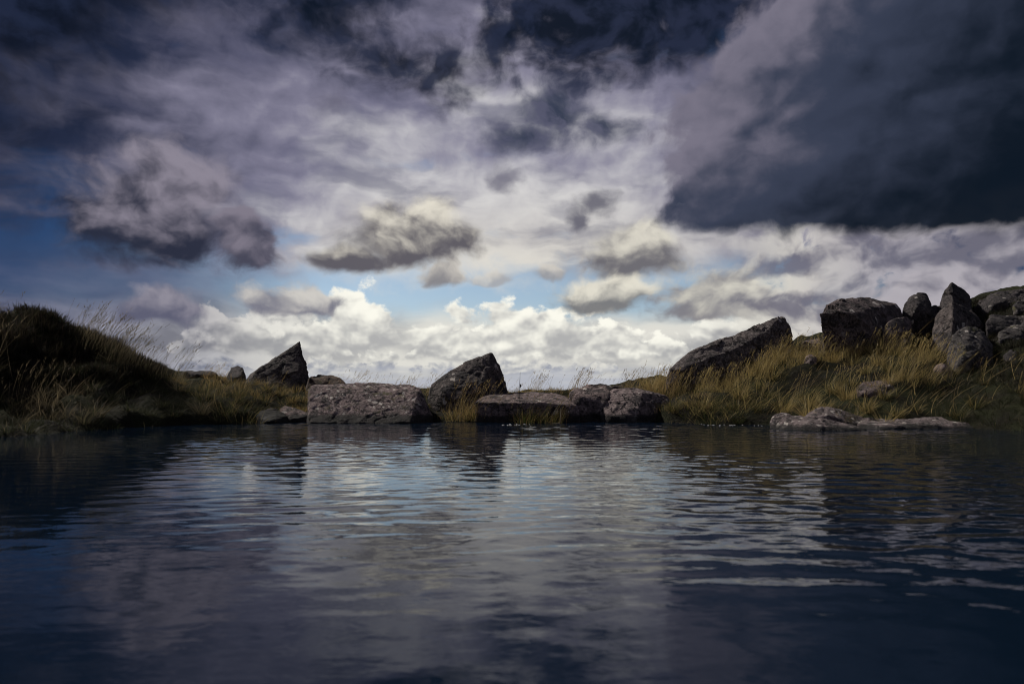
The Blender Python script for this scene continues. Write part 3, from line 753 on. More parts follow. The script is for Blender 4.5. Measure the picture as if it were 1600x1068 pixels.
ROCK_MATS = {
    'dark': rock_material('dark gritstone', (0.03, 0.028, 0.03), (0.07, 0.064, 0.065), (0.14, 0.126, 0.125), 0.06, 0.3, 0.06, 1.1),
    'warm': rock_material('brown gritstone', (0.07, 0.05, 0.04), (0.14, 0.105, 0.075), (0.22, 0.17, 0.13), 0.05, 0.5, 0.05),
    'wedge': rock_material('grey gritstone', (0.042, 0.037, 0.036), (0.11, 0.095, 0.09), (0.215, 0.19, 0.18), 0.08, 0.0, 0.04, 0.8),
    'lichen': rock_material('lichened pink gritstone', (0.09, 0.072, 0.07), (0.275, 0.215, 0.208), (0.46, 0.39, 0.375), 0.28, 0.45, 0.13, 1.35),
    'slab': rock_material('pink gritstone', (0.09, 0.072, 0.07), (0.24, 0.19, 0.182), (0.38, 0.315, 0.30), 0.10, 0.2, 0.12, 0.9),
    'split': rock_material('mauve gritstone', (0.085, 0.07, 0.07), (0.22, 0.178, 0.174), (0.36, 0.305, 0.295), 0.14, 0.15, 0.12, 0.75),
    'leaning': rock_material('weathered gritstone', (0.05, 0.044, 0.044), (0.13, 0.114, 0.11), (0.25, 0.222, 0.215), 0.16, 0.0, 0.04, 0.7),
    'over': rock_material('purple gritstone', (0.05, 0.042, 0.043), (0.14, 0.115, 0.115), (0.25, 0.21, 0.205), 0.07, 0.0, 0.04, 0.85),
    'mossy': rock_material('mossy gritstone', (0.042, 0.04, 0.039), (0.105, 0.098, 0.095), (0.20, 0.185, 0.18), 0.14, 0.55, 0.04, 1.2),
    'wet': rock_material('wet black gritstone', (0.016, 0.016, 0.017), (0.04, 0.036, 0.036), (0.08, 0.07, 0.07), 0.03, 0.4, 0.20),
    'crust': rock_material('crusted shore stone', (0.08, 0.068, 0.068), (0.22, 0.182, 0.178), (0.36, 0.32, 0.31), 0.24, 0.0, 0.05, 1.5),
}


def grass_material(name, green, straw, brown):
    m, t, out = new_mat(name)
    at = t.nodes.new('ShaderNodeAttribute')
    at.attribute_name = 'dry'
    ar = t.nodes.new('ShaderNodeAttribute')
    ar.attribute_name = 'vary'
    dry, vary = Ex(at.outputs['Fac']), Ex(ar.outputs['Fac'])
    c = mixc(sstep(0.2, 0.85, dry), green, straw)
    c = mixc(sstep(0.62, 0.95, vary) * 0.8, c, brown)
    k = 0.7 + vary * 0.6
    c = mulc(c, vec(k, k, k))
    d = t.nodes.new('ShaderNodeBsdfDiffuse')
    tr = t.nodes.new('ShaderNodeBsdfTranslucent')
    gl = t.nodes.new('ShaderNodeBsdfGlossy')
    gl.inputs['Roughness'].default_value = 0.45
    t.links.new(c.s, d.inputs[0])
    t.links.new(c.s, tr.inputs[0])
    gl.inputs[0].default_value = (0.6, 0.6, 0.6, 1)
    m1 = t.nodes.new('ShaderNodeMixShader')
    m1.inputs[0].default_value = 0.45
    t.links.new(d.outputs[0], m1.inputs[1])
    t.links.new(tr.outputs[0], m1.inputs[2])
    m2 = t.nodes.new('ShaderNodeMixShader')
    m2.inputs[0].default_value = 0.03
    t.links.new(m1.outputs[0], m2.inputs[1])
    t.links.new(gl.outputs[0], m2.inputs[2])
    t.links.new(m2.outputs[0], out.inputs['Surface'])
    return m


MAT_GRASS_L = grass_material('dark bank grass', (0.036, 0.044, 0.020), (0.24, 0.195, 0.12), (0.045, 0.038, 0.03))
MAT_GRASS_R = grass_material('straw moor grass', (0.046, 0.058, 0.018), (0.52, 0.405, 0.165), (0.14, 0.09, 0.045))
MAT_GRASS_C = grass_material('gold moor grass', (0.060, 0.075, 0.018), (0.46, 0.34, 0.145), (0.20, 0.12, 0.055))
MAT_HEATHER = grass_material('heather', (0.018, 0.020, 0.012), (0.050, 0.040, 0.025), (0.03, 0.022, 0.02))


def ground_material():
    m, t, out = new_mat('peaty turf')
    geo = t.nodes.new('ShaderNodeNewGeometry')
    P = Ex(geo.outputs['Position'])
    n1 = noise(P, 1.3, 6, 0.6, dims='3D')
    n2 = noise(P, 22.0, 5, 0.65, dims='3D')
    c = mixc(sstep(0.38, 0.62, n1), (0.016, 0.014, 0.011), (0.022, 0.025, 0.011))
    c = mixc(sstep(0.58, 0.78, n2), c, (0.06, 0.048, 0.024))
    bsdf(t, out, c, 0.95, bump=n2 + n1 * 0.5, bump_d=0.05, bump_s=1.0, Specular_IOR_Level=0.15)
    return m


def water_material():
    m, t, out = new_mat('dark pool water')
    geo = t.nodes.new('ShaderNodeNewGeometry')
    P = Ex(geo.outputs['Position'])
    sep = t.nodes.new('ShaderNodeSeparateXYZ')
    t.links.new(P.s, sep.inputs[0])
    x, y = Ex(sep.outputs[0]), Ex(sep.outputs[1])
    h = noise(vec(x * 0.55, y, 0), 26.0, 2, 0.5, dist=0.3)
    bsdf(t, out, (0.003, 0.0085, 0.019), 0.02, bump=h, bump_d=0.002, bump_s=0.25, IOR=1.37, Specular_IOR_Level=0.5, Specular_Tint=(0.79, 0.83, 1.0, 1.0))
    return m


# ----------------------------------------------------------------------------
# ground: one sheet, from the pool bed over both banks and away downhill to the horizon
# ----------------------------------------------------------------------------
GP = np.array(GROUND_POINTS, dtype=float)


def _tps(r2):
    return np.where(r2 > 0, 0.5 * r2 * np.log(np.maximum(r2, 1e-12)), 0.0)


def _fit():
    n = len(GP)
    d = GP[:, None, :2] - GP[None, :, :2]
    Km = _tps((d ** 2).sum(-1)) + np.eye(n) * 0.02
    Pm = np.hstack([np.ones((n, 1)), GP[:, :2]])
    M = np.zeros((n + 3, n + 3))
    M[:n, :n] = Km
    M[:n, n:] = Pm
    M[n:, :n] = Pm.T
    return np.linalg.solve(M, np.concatenate([GP[:, 2], np.zeros(3)]))


GW = _fit()


def ground_z(x, y, lumps=True):
    x = np.asarray(x, float)
    y = np.asarray(y, float)
    xc = np.clip(x, -12.5, 12.5)
    yc = np.clip(y, -1.5, 19.0)
    sh = xc.shape
    q = np.stack([xc.ravel(), yc.ravel()], -1)
    z = np.zeros(len(q))
    for s in range(0, len(q), 20000):
        d = q[s:s + 20000, None, :] - GP[None, :, :2]
        z[s:s + 20000] = _tps((d ** 2).sum(-1)) @ GW[:-3]
    z = z + GW[-3] + q @ GW[-2:]
    z = z.reshape(sh)
    away = np.hypot(np.maximum(np.abs(x) - 12.5, 0), np.maximum(np.maximum(y - 19.0, -1.5 - y), 0))
    z = z * np.exp(-away / 60.0) - 60.0 * (1 - np.exp(-away / 900.0)) * np.clip((y + 10) / 60, 0, 1)
    t = np.clip((z + 0.02) / 0.08, 0, 1)
    z = z + 0.10 * t * t * (3 - 2 * t) * np.exp(-np.maximum(z, 0) / 0.16)                 # low undercut edge of the peat
    if lumps:
        p = np.stack([x.ravel(), y.ravel(), np.zeros(x.size)], -1)
        l = (fbm(p * 1.1, 3, 0.5, 5) * 0.13 + fbm(p * 3.4, 3, 0.5, 9) * 0.11).reshape(sh)
        l = l * (1.0 + 0.9 * np.clip((-5.2 - x) / 0.8, 0, 1))
        z = z + l * np.clip((z + 0.02) / 0.25, 0.0, 1.0)
    return z


def build_ground():
    fx = np.arange(-13.0, 13.01, 0.08)
    fy = np.arange(-2.0, 20.01, 0.08)
    far = np.geomspace(0.12, 9000, 46)
    xs = np.concatenate([-13.0 - far[::-1], fx, 13.0 + far])
    ys = np.concatenate([-2.0 - far[::-1][6:], fy, 20.0 + far])
    X, Y = np.meshgrid(xs, ys)
    o = link('ground', grid_mesh('ground', X, Y, ground_z(X, Y)), ground_material())
    tag(o, 'dark peaty moorland ground under the grass around the pool', 'ground', kind='structure')


build_ground()


# ----------------------------------------------------------------------------
# water: wind ripples as real geometry
# ----------------------------------------------------------------------------
def build_water():
    rng = np.random.default_rng(4)
    xs = np.arange(-13.0, 13.01, 0.034)
    ys = np.concatenate([np.arange(-3.0, 0.6, 0.1), np.arange(0.6, 4.0, 0.0145), np.arange(4.0, 12.9, 0.024)])
    X, Y = np.meshgrid(xs, ys)
    Z = np.zeros_like(X)
    p = np.stack([X.ravel(), Y.ravel(), np.zeros(X.size)], -1)
    wob = fbm(p * 0.55, 3, 0.5, 21).reshape(X.shape)
    wob2 = fbm(p * 0.55 + 50, 3, 0.5, 22).reshape(X.shape)
    gust = np.clip(0.62 + 0.75 * fbm(p * np.array([0.22, 0.5, 1]) + 7, 3, 0.5, 31).reshape(X.shape), 0.12, 1.4)
    gust *= 0.26 + 0.74 * np.clip((Y - 1.5) / 2.4, 0, 1)          # slack water at the near shore
    gust *= 1.0 + 0.40 * np.clip(X / 2.0, 0, 1) * np.clip((Y - 2.6) / 1.2, 0, 1)
    gust *= np.clip((X + 0.62 * Y + 0.9) / 2.2, 0.22, 1.0)        # the left bank gives shelter
    N = 60
    for k in range(N):
        lam = 0.06 * (0.30 / 0.06) ** rng.random()
        th = math.radians(90 + rng.normal(0, 33))
        kx, ky = math.cos(th), math.sin(th)
        kk = 2 * math.pi / lam
        slope = 0.074 * math.sqrt(2.0 / N)
        ph = rng.random() * 6.283
        Z += gust * slope / kk * np.sin(kk * (kx * (X + 0.25 * wob) + ky * (Y + 0.25 * wob2)) + ph)
    o = link('water', grid_mesh('water', X, Y, Z), water_material())
    tag(o, 'dark rippled pool water reflecting the stormy sky', 'water', kind='structure')


build_water()


# ----------------------------------------------------------------------------
# rocks: hull of the measured corners, remeshed, worn and pitted
# ----------------------------------------------------------------------------
def build_rock(name, label, kind, voxel, amp, pts, seed):
    P = np.array(pts, float)
    base = Vector((P[:, 0].mean(), P[:, 1].mean(), P[:, 2].min()))
    if P[:, 2].min() > 0.05:                     # carry the foot down into the soil
        lo = P[P[:, 2] < P[:, 2].min() + 0.35 * np.ptp(P[:, 2])] - np.array([0, 0, 0.35])
        P = np.vstack([P, lo])
        base.z -= 0.35
    bm = bmesh.new()
    for q in P:
        bm.verts.new(Vector(q) - base)
    r = bmesh.ops.convex_hull(bm, input=bm.verts)
    junk = [g for g in r['geom_interior'] + r['geom_unused'] if isinstance(g, bmesh.types.BMVert)]
    bmesh.ops.delete(bm, geom=list(set(junk)), context='VERTS')
    bmesh.ops.recalc_face_normals(bm, faces=bm.faces)
    me = bpy.data.meshes.new(name)
    bm.to_mesh(me)
    bm.free()
    o = bpy.data.objects.new(name, me)
    COL.objects.link(o)
    md = o.modifiers.new('remesh', 'REMESH')
    md.mode = 'VOXEL'
    md.voxel_size = voxel
    sm = o.modifiers.new('smooth', 'SMOOTH')
    sm.factor = 0.5
    sm.iterations = 1
    sm.factor = 0.3
    dg = bpy.context.evaluated_depsgraph_get()
    me2 = bpy.data.meshes.new_from_object(o.evaluated_get(dg))
    o.modifiers.clear()
    o.data = me2
    bpy.data.meshes.remove(me)
    me2.name = name
    n = len(me2.vertices)
    co = np.empty(n * 3)
    me2.vertices.foreach_get('co', co)
    co = co.reshape(-1, 3)
    nor = np.empty(n * 3)
    me2.vertices.foreach_get('normal', nor)
    nor = nor.reshape(-1, 3)
    w = co + np.array(base) + seed * 3.1
    # broken facets: each patch of the surface is its own slightly tilted plane
    rg = np.random.default_rng(seed + 500)
    ext = np.ptp(co, axis=0)
    def facets(cell, height, tilt):
        m = int(max(6, 2.2 * (ext[0] * ext[1] + ext[0] * ext[2] + ext[1] * ext[2]) / cell ** 2))
        sd = co[rg.integers(0, n, m)]
        hh = rg.normal(0, height, m)
        gr = rg.normal(0, tilt, (m, 3))
        wob = 0.18 * cell * np.stack([fbm(w * 3.0 / cell, 2, 0.5, seed + q) for q in (201, 211, 221)], -1)
        out = np.zeros(n)
        for s0 in range(0, n, 8000):
            q = co[s0:s0 + 8000] + wob[s0:s0 + 8000]
            dd = ((q[:, None, :] - sd[None]) ** 2).sum(-1)
            j = dd.argmin(1)
            out[s0:s0 + 8000] = hh[j] + ((co[s0:s0 + 8000] - sd[j]) * gr[j]).sum(-1)
        return out
    ff = 0.3 if name in ('broad_boulder', 'flat_slab') else 1.0
    d = facets(0.60, amp * 0.24 * ff, 0.055 * ff) + facets(0.22, amp * 0.07, 0.04)
    d += amp * 0.25 * fbm(w * 2.1, 2, 0.5, seed)
    d += amp * 0.24 * fbm(w * 7.0, 4, 0.6, seed + 40)
    ridge = 1 - np.abs(fbm(w * np.array([2.2, 2.2, 4.5]), 3, 0.5, seed + 80)) * 14
    d -= amp * 0.5 * np.clip(ridge, 0, 1)
    d += 0.0035 * fbm(w * 26.0, 2, 0.6, seed + 120)
    co = co + nor * d[:, None]
    me2.vertices.foreach_set('co', co.ravel())
    me2.polygons.foreach_set('use_smooth', np.ones(len(me2.polygons), dtype=bool))
    me2.update()
    me2.materials.clear()
    me2.materials.append(ROCK_MATS[kind])
    o.location = base
    tag(o, label, 'boulder' if 'boulder' in name else ('rock' if 'rock' in name else 'stone'))
    return o


for _i, (_n, _l, _k, _v, _a, _p) in enumerate(ROCKS):
    build_rock(_n, _l, _k, _v, _a, _p, _i + 1)


# ----------------------------------------------------------------------------
# grass
# ----------------------------------------------------------------------------
class Blades:
    def __init__(self, seed):
        self.rng = np.random.default_rng(seed)
        self.V, self.Q, self.T, self.D, self.R = [], [], [], [], []
        self.n = 0

    def add(self, P, az, L, tilt, curl, width, dry, vary, wind=0.12, nseg=3):
        """P (n,3) roots; returns the spine points (nseg+1, n, 3)"""
        n = len(P)
        if n == 0:
            return None
        rng = self.rng
        h = np.stack([np.cos(az), np.sin(az)], -1)
        wa = rng.random(n) * 6.283
        wd = np.stack([np.cos(wa), np.sin(wa), np.zeros(n)], -1)
        pts = [np.array(P, float)]
        for k in range(nseg):
            t = (k + 0.5) / nseg
            th = np.clip(tilt + curl * t, -0.2, 2.4)
            step = (L / nseg)[:, None] * np.concatenate([h * np.sin(th)[:, None], np.cos(th)[:, None]], -1)
            step[:, 0] += wind * L / nseg * t * 2
            pts.append(pts[-1] + step)
        vs, ds = [], []
        for k in range(nseg):
            ww = (width * (1.0 - 0.75 * k / nseg) * 0.5)[:, None] * wd
            vs += [pts[k] - ww, pts[k] + ww]
            dd = np.clip(dry + 0.30 * (k / nseg) - 0.15, 0, 1)
            ds += [dd, dd]
        vs.append(pts[nseg])
        ds.append(np.clip(dry + 0.15, 0, 1))
        m = 2 * nseg + 1
        V = np.stack(vs, 1).reshape(-1, 3)
        base = self.n + np.arange(n)[:, None] * m
        for k in range(nseg - 1):
            self.Q.append(base + np.array([2 * k, 2 * k + 1, 2 * k + 3, 2 * k + 2]))
        self.T.append(base + np.array([2 * nseg - 2, 2 * nseg - 1, 2 * nseg]))
        self.V.append(V)
        self.D.append(np.stack(ds, 1).ravel())
        self.R.append(np.repeat(vary, m))
        self.n += n * m
        return pts

    def tussocks(self, C, nb, rad, L, dry, tilt=0.35, curl=0.9, width=0.005, wind=0.12):
        """C (n,3) clump centres; L, dry per clump arrays"""
        rng = self.rng
        n = len(C)
        if n == 0:
            return
        i = np.repeat(np.arange(n), nb)
        N = len(i)
        az = rng.random(N) * 6.283
        r = rad * np.sqrt(rng.random(N))
        P = C[i].copy()
        P[:, 0] += np.cos(az) * r
        P[:, 1] += np.sin(az) * r
        P[:, 2] -= 0.02 + 0.25 * r
        az2 = az + rng.normal(0, 0.7, N)
        Ln = L[i] * (0.45 + 0.75 * rng.random(N))
        self.add(P, az2, Ln, np.abs(rng.normal(tilt, 0.22, N)), rng.normal(curl, 0.45, N), width * (0.6 + 0.8 * rng.random(N)),
                 np.clip(dry[i] + rng.normal(0, 0.22, N), 0, 1), rng.random(N), wind)

    def stalks(self, P, L, dry=0.85, wind=0.22, width=0.0042, head=True, lean=0.12):
        rng = self.rng
        n = len(P)
        if n == 0:
            return
        az = rng.normal(0.0, 0.9, n)
        tl = np.abs(rng.normal(lean, 0.14, n))
        cu = np.abs(rng.normal(0.25, 0.2, n))
        dr = np.clip(rng.normal(dry, 0.1, n), 0, 1)
        va = rng.random(n)
        pts = self.add(P, az, L, tl, cu, np.full(n, width), dr, va, wind, nseg=4)
        if head:
            for k in range(7):
                t = rng.random(n) * 1.0
                B = pts[3] * (1 - t)[:, None] + pts[4] * t[:, None]
                self.add(B, az + rng.normal(0, 1.2, n), L * 0.09 * (0.6 + 0.8 * rng.random(n)), np.abs(rng.normal(0.5, 0.2, n)),
                         np.full(n, 0.3), np.full(n, width * 1.2), dr, va, wind, nseg=2)

    def build(self, name, mat, origin=None):
        V = np.concatenate(self.V)
        org = np.zeros(3) if origin is None else np.array(origin, float)
        me = fast_mesh(name, V - org, [np.concatenate(self.Q), np.concatenate(self.T)])
        for nm, arr in (('dry', self.D), ('vary', self.R)):
            a = me.attributes.new(nm, 'FLOAT', 'POINT')
            a.data.foreach_set('value', np.concatenate(arr).astype(np.float32))
        return link(name, me, mat, loc=tuple(org))


def on_ground(x, y):
    return np.stack([x, y, ground_z(x, y)], -1)


def scatter(rng, n, x0, x1, y0, y1, zmin=0.03, frustum=True):
    x = rng.uniform(x0, x1, n)
    y = rng.uniform(y0, y1, n)
    if frustum:
        k = np.abs(x) < 0.80 * y + 0.6
        x, y = x[k], y[k]
    P = on_ground(x, y)
    return P[P[:, 2] > zmin]


def patch(P, scale, seed):
    q = P.copy()
    q[:, 2] = 0
    return fbm(q * scale, 3, 0.5, seed)


def spaced(P, gap):
    """drop roots that crowd each other, so that tussocks stand apart"""
    keep = []
    for i in range(len(P)):
        if all((P[i, 0] - P[j, 0]) ** 2 + (P[i, 1] - P[j, 1]) ** 2 > gap * gap for j in keep):
            keep.append(i)
    return P[keep]


def left_bank():
    b = Blades(11)
    P = scatter(b.rng, 1500, -10.5, -3.3, 6.8, 13.0, zmin=0.0)
    P = P[(P[:, 2] < 0.85) | (b.rng.random(len(P)) < 0.15)]
    rnd = b.rng.normal(0, 1, len(P))
    b.tussocks(P, 22, 0.12, np.clip(0.13 + 0.03 * rnd, 0.07, 0.22), np.clip(0.12 + 0.15 * rnd, 0, 0.6), tilt=0.5, curl=0.9, width=0.006)
    T = spaced(scatter(b.rng, 1300, -10.0, -3.5, 7.0, 12.4, zmin=0.02), 0.22)
    T = T[(T[:, 2] < 0.80) | (b.rng.random(len(T)) < 0.12)]
    rnd = b.rng.normal(0, 1, len(T))
    near = np.exp(-((T[:, 0] + 6.0) / 0.8) ** 2 - ((T[:, 1] - 9.0) / 0.7) ** 2)
    b.tussocks(T, 95, 0.08, np.clip(0.24 + 0.06 * rnd + 0.08 * near, 0.12, 0.45), np.clip(0.18 + 0.25 * rnd + 0.4 * near, 0, 0.95),
               tilt=0.42, curl=1.15, width=0.006)
    S = scatter(b.rng, 420, -9.5, -3.6, 7.2, 12.5, zmin=0.1)
    b.stalks(S, 0.2 + 0.3 * b.rng.random(len(S)), dry=0.5, head=False, lean=0.6, width=0.005)
    o = b.build('grass', MAT_GRASS_L)
    tag(o, 'dark tangled grass covering the left bank', 'grass', kind='stuff')
    # heather over the mound's crown
    b = Blades(12)
    P = scatter(b.rng, 3600, -10.5, -5.6, 8.8, 11.8, zmin=0.66)
    hz = patch(P, 2.4, 44)
    b.tussocks(P, 26, 0.10, np.clip(0.13 + 0.16 * hz + 0.05 * b.rng.random(len(P)), 0.05, 0.32), np.clip(0.35 + 0.5 * hz, 0, 1), tilt=0.5, curl=0.3, width=0.012, wind=0.0)
    o = b.build('heather', MAT_HEATHER)
    tag(o, 'dark low heather on the crown of the left mound', 'heather', kind='stuff')


def middle_bank():
    b = Blades(21)
    P = scatter(b.rng, 1500, -5.6, 3.2, 10.7, 13.6, zmin=0.04)
    nz = patch(P, 1.5, 6)
    rnd = b.rng.normal(0, 1, len(P))
    dry = np.clip(0.42 + 0.4 * nz + 0.18 * rnd + 0.5 * np.clip(P[:, 2] - 0.35, -0.4, 0.4), 0, 1)
    b.tussocks(P, 26, 0.09, np.clip(0.11 + 0.04 * nz + 0.02 * rnd, 0.06, 0.2), dry, width=0.006)
    T = spaced(scatter(b.rng, 260, -5.6, -3.4, 10.9, 13.2, zmin=0.1), 0.24)
    b.tussocks(T, 80, 0.07, np.clip(0.22 + 0.04 * b.rng.normal(0, 1, len(T)), 0.1, 0.32), np.clip(0.65 + 0.2 * b.rng.normal(0, 1, len(T)), 0.1, 1),
               tilt=0.3, curl=0.9, width=0.006)
    S = scatter(b.rng, 300, -3.6, 3.0, 11.4, 13.4, zmin=0.15)
    S = S[(patch(S, 1.1, 14) > -0.15)]
    b.stalks(S, 0.18 + 0.2 * b.rng.random(len(S)), dry=0.8, width=0.0034)
    o = b.build('grass', MAT_GRASS_C)
    tag(o, 'golden grass on the low bank behind the waterside boulders', 'grass', kind='stuff')


def right_bank():
    b = Blades(31)
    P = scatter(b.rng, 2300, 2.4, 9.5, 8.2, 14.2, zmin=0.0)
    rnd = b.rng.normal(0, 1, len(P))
    b.tussocks(P, 20, 0.12, np.clip(0.11 + 0.03 * rnd, 0.06, 0.2), np.clip(0.15 + 0.18 * rnd, 0, 0.7) * np.clip((8.6 - P[:, 0]) / 2.2, 0.1, 1),  # turf darkens rightward: storm shade put into its colour
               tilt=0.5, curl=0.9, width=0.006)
    D = spaced(scatter(b.rng, 1100, 6.0, 9.6, 8.2, 11.4, zmin=0.0), 0.17)
    D = D[D[:, 2] < 1.0]
    b.tussocks(D, 60, 0.08, 0.14 + 0.12 * b.rng.random(len(D)), 0.28 * b.rng.random(len(D)), tilt=0.45, curl=1.1, width=0.006)
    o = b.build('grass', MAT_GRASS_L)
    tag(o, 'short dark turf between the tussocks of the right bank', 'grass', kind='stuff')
    b = Blades(33)
    T = spaced(scatter(b.rng, 1500, 2.5, 8.8, 9.0, 13.4, zmin=0.02), 0.30)
    T = T[(T[:, 0] < 7.0) | (T[:, 2] < 0.55) | (b.rng.random(len(T)) < 0.35)]
    pz = patch(T, 0.8, 71)
    T = T[pz > -0.22]
    pz = pz[pz > -0.22]
    rnd = b.rng.normal(0, 1, len(T))
    hi = np.clip((T[:, 2] - 0.35) / 0.8, 0, 1)
    dry = np.clip(0.34 + 0.25 * hi + 0.18 * rnd + 0.6 * pz, 0.03, 1) * np.clip((8.0 - T[:, 0]) / 1.6, 0.12, 1)  # straw fades out at far right, painting in the storm's shade
    L = np.clip(0.25 + 0.06 * rnd + 0.04 * hi + 0.12 * pz, 0.12, 0.44) * np.clip((9.6 - T[:, 0]) / 2.6, 0.5, 1)
    b.tussocks(T, 140, 0.075, L, dry, tilt=0.34, curl=1.05, width=0.006)
    S = T[b.rng.integers(0, len(T), 900)] + np.concatenate([b.rng.normal(0, 0.07, (900, 2)), np.zeros((900, 1))], -1)
    S = S[(S[:, 0] < 7.4) & (S[:, 2] > 0.3)]
    b.stalks(S, 0.28 + 0.22 * b.rng.random(len(S)), dry=0.95, width=0.0055, head=True, wind=0.1)
    S = scatter(b.rng, 350, 2.6, 7.8, 9.3, 12.5, zmin=0.1)
    b.stalks(S, 0.3 + 0.3 * b.rng.random(len(S)), dry=0.95, width=0.0055, head=False, lean=0.7)
    o = b.build('grass', MAT_GRASS_R)
    tag(o, 'straw and green moor grass tussocks covering the right bank', 'grass', kind='stuff')
    b = Blades(32)
    P = scatter(b.rng, 3200, 6.9, 11.5, 8.3, 14.8, zmin=0.05)
    P = P[(P[:, 0] + 0.5 * np.clip(1.2 - P[:, 2], 0, 1) > 6.7 + 1.4 * b.rng.random(len(P)))]
    b.tussocks(P, 24, 0.11, np.full(len(P), 0.10), np.full(len(P), 0.35), tilt=0.5, curl=0.3, width=0.011, wind=0.0)
    o = b.build('heather', MAT_HEATHER)
    tag(o, 'dark heather over the ridge and slope at the far right', 'heather', kind='stuff')


left_bank()
middle_bank()
right_bank()


# single tufts that stand out
def tuft(label, x, y, n, rad, L, dry, mat, seed, stalk=0, sl=0.4, tilt=0.3, curl=0.7, wind=0.12, spread=(0, 0), z=None, name='grass_tuft', width=0.006, head=True):
    b = Blades(seed)
    k = max(1, n // 40)
    cx = x + b.rng.uniform(-1, 1, k) * spread[0]
    cy = y + b.rng.uniform(-1, 1, k) * spread[1]
    C = on_ground(cx, cy)
    if z is not None:
        C[:, 2] = z
    b.tussocks(C, 40, rad, np.full(k, L), np.full(k, dry), tilt=tilt, curl=curl, width=width, wind=wind)
    if stalk:
        j = b.rng.integers(0, k, stalk)
        S = C[j] + np.stack([b.rng.normal(0, rad, stalk), b.rng.normal(0, rad, stalk), np.zeros(stalk)], -1)
        b.stalks(S, sl * (0.55 + 0.6 * b.rng.random(stalk)), dry=min(1, dry + 0.2), wind=wind + 0.06, width=0.0048, head=head)
    zz = float(ground_z(np.array([x]), np.array([y]))[0]) if z is None else z
    o = b.build(name, mat, origin=(x, y, zz))
    tag(o, label, 'grass')
    return o


tuft('tall grass tuft growing in front of the flat slab at the water', 0.32, 10.55, 320, 0.13, 0.34, 0.30, MAT_GRASS_C, 101, 26, 0.42, spread=(0.38, 0.06), z=0.0, tilt=0.22)
tuft('orange straw tuft between the broad boulder and the wedge boulder', -0.72, 10.95, 420, 0.14, 0.42, 0.62, MAT_GRASS_C, 102, 50, 0.62, spread=(0.30, 0.16), z=0.06, tilt=0.22, wind=0.16)
tuft('drooping pale straw tuft halfway up the left bank', -6.15, 8.9, 480, 0.16, 0.42, 0.75, MAT_GRASS_L, 103, 40, 0.55, spread=(0.35, 0.25), tilt=0.45, curl=1.2)
tuft('long straw stems blown rightward at the far left edge', -7.0, 8.75, 160, 0.14, 0.40, 0.6, MAT_GRASS_L, 104, 40, 0.85, spread=(0.35, 0.2), tilt=0.3)
tuft('fringe of seeding stalks leaning right along the crest of the left mound', -6.2, 10.7, 700, 0.12, 0.32, 0.55, MAT_GRASS_L, 105, 330, 0.56, spread=(0.85, 0.35), tilt=0.25, wind=0.32)
tuft('thin skyline stalks at the foot of the left mound', -5.0, 12.6, 120, 0.1, 0.2, 0.6, MAT_GRASS_C, 106, 90, 0.32, spread=(0.75, 0.25), wind=0.3)
tuft('green tuft overhanging the water at the end of the left bank', -4.35, 10.5, 360, 0.14, 0.36, 0.35, MAT_GRASS_R, 107, 14, 0.4, spread=(0.45, 0.12), tilt=0.45, curl=1.0)
tuft('pale fine straw tuft at the low left end of the leaning slab', 2.55, 11.9, 480, 0.14, 0.36, 0.72, MAT_GRASS_C, 108, 110, 0.46, spread=(0.45, 0.22))
tuft('tall straw grass along the foot of the leaning slab', 4.1, 11.85, 1000, 0.10, 0.36, 0.66, MAT_GRASS_R, 109, 200, 0.46, spread=(1.15, 0.22), tilt=0.22, curl=0.5)
tuft('bright straw tuft under the overhanging boulder', 6.1, 11.95, 480, 0.13, 0.34, 0.80, MAT_GRASS_R, 110, 90, 0.42, spread=(0.55, 0.15), tilt=0.22)
tuft('long upright grass in front of the ridged rock', 6.75, 11.6, 420, 0.12, 0.36, 0.5, MAT_GRASS_R, 111, 70, 0.46, spread=(0.40, 0.2), tilt=0.2, curl=0.5)
tuft('windblown straw tuft beside the pinkish half-buried stone', 6.15, 10.35, 240, 0.12, 0.36, 0.72, MAT_GRASS_R, 112, 40, 0.5, spread=(0.2, 0.1), wind=0.45)
tuft('green and straw tussock overhanging the water below the leaning slab', 3.45, 10.35, 700, 0.17, 0.42, 0.42, MAT_GRASS_R, 113, 30, 0.42, spread=(0.6, 0.18), tilt=0.5, curl=1.1)
tuft('short green grass at the water beside the split boulder', 2.75, 10.55, 320, 0.12, 0.2, 0.30, MAT_GRASS_R, 114, 0, spread=(0.35, 0.08))
tuft('tall thin stalks on the skyline behind the split boulder', 1.9, 12.0, 40, 0.08, 0.2, 0.6, MAT_GRASS_C, 115, 46, 0.58, spread=(0.28, 0.15), wind=0.1)
tuft('fine straw stalks on the skyline behind the flat slab', 0.75, 12.3, 120, 0.1, 0.2, 0.65, MAT_GRASS_C, 116, 110, 0.42, spread=(0.5, 0.2), wind=0.14)
tuft('row of seeding stalks on the skyline behind the broad boulder', -2.2, 12.2, 120, 0.1, 0.2, 0.65, MAT_GRASS_C, 117, 90, 0.42, spread=(1.0, 0.2), wind=0.3)


# ----------------------------------------------------------------------------
# small things
# ----------------------------------------------------------------------------
def plain_mat(name, c, rough=0.8):
    m, t, out = new_mat(name)
    geo = t.nodes.new('ShaderNodeNewGeometry')
    n = noise(Ex(geo.outputs['Position']), 40.0, 4, 0.6, dims='3D')
    bsdf(t, out, mixc(n, tuple(0.6 * v for v in c), tuple(1.3 * v for v in c)), rough)
    return m


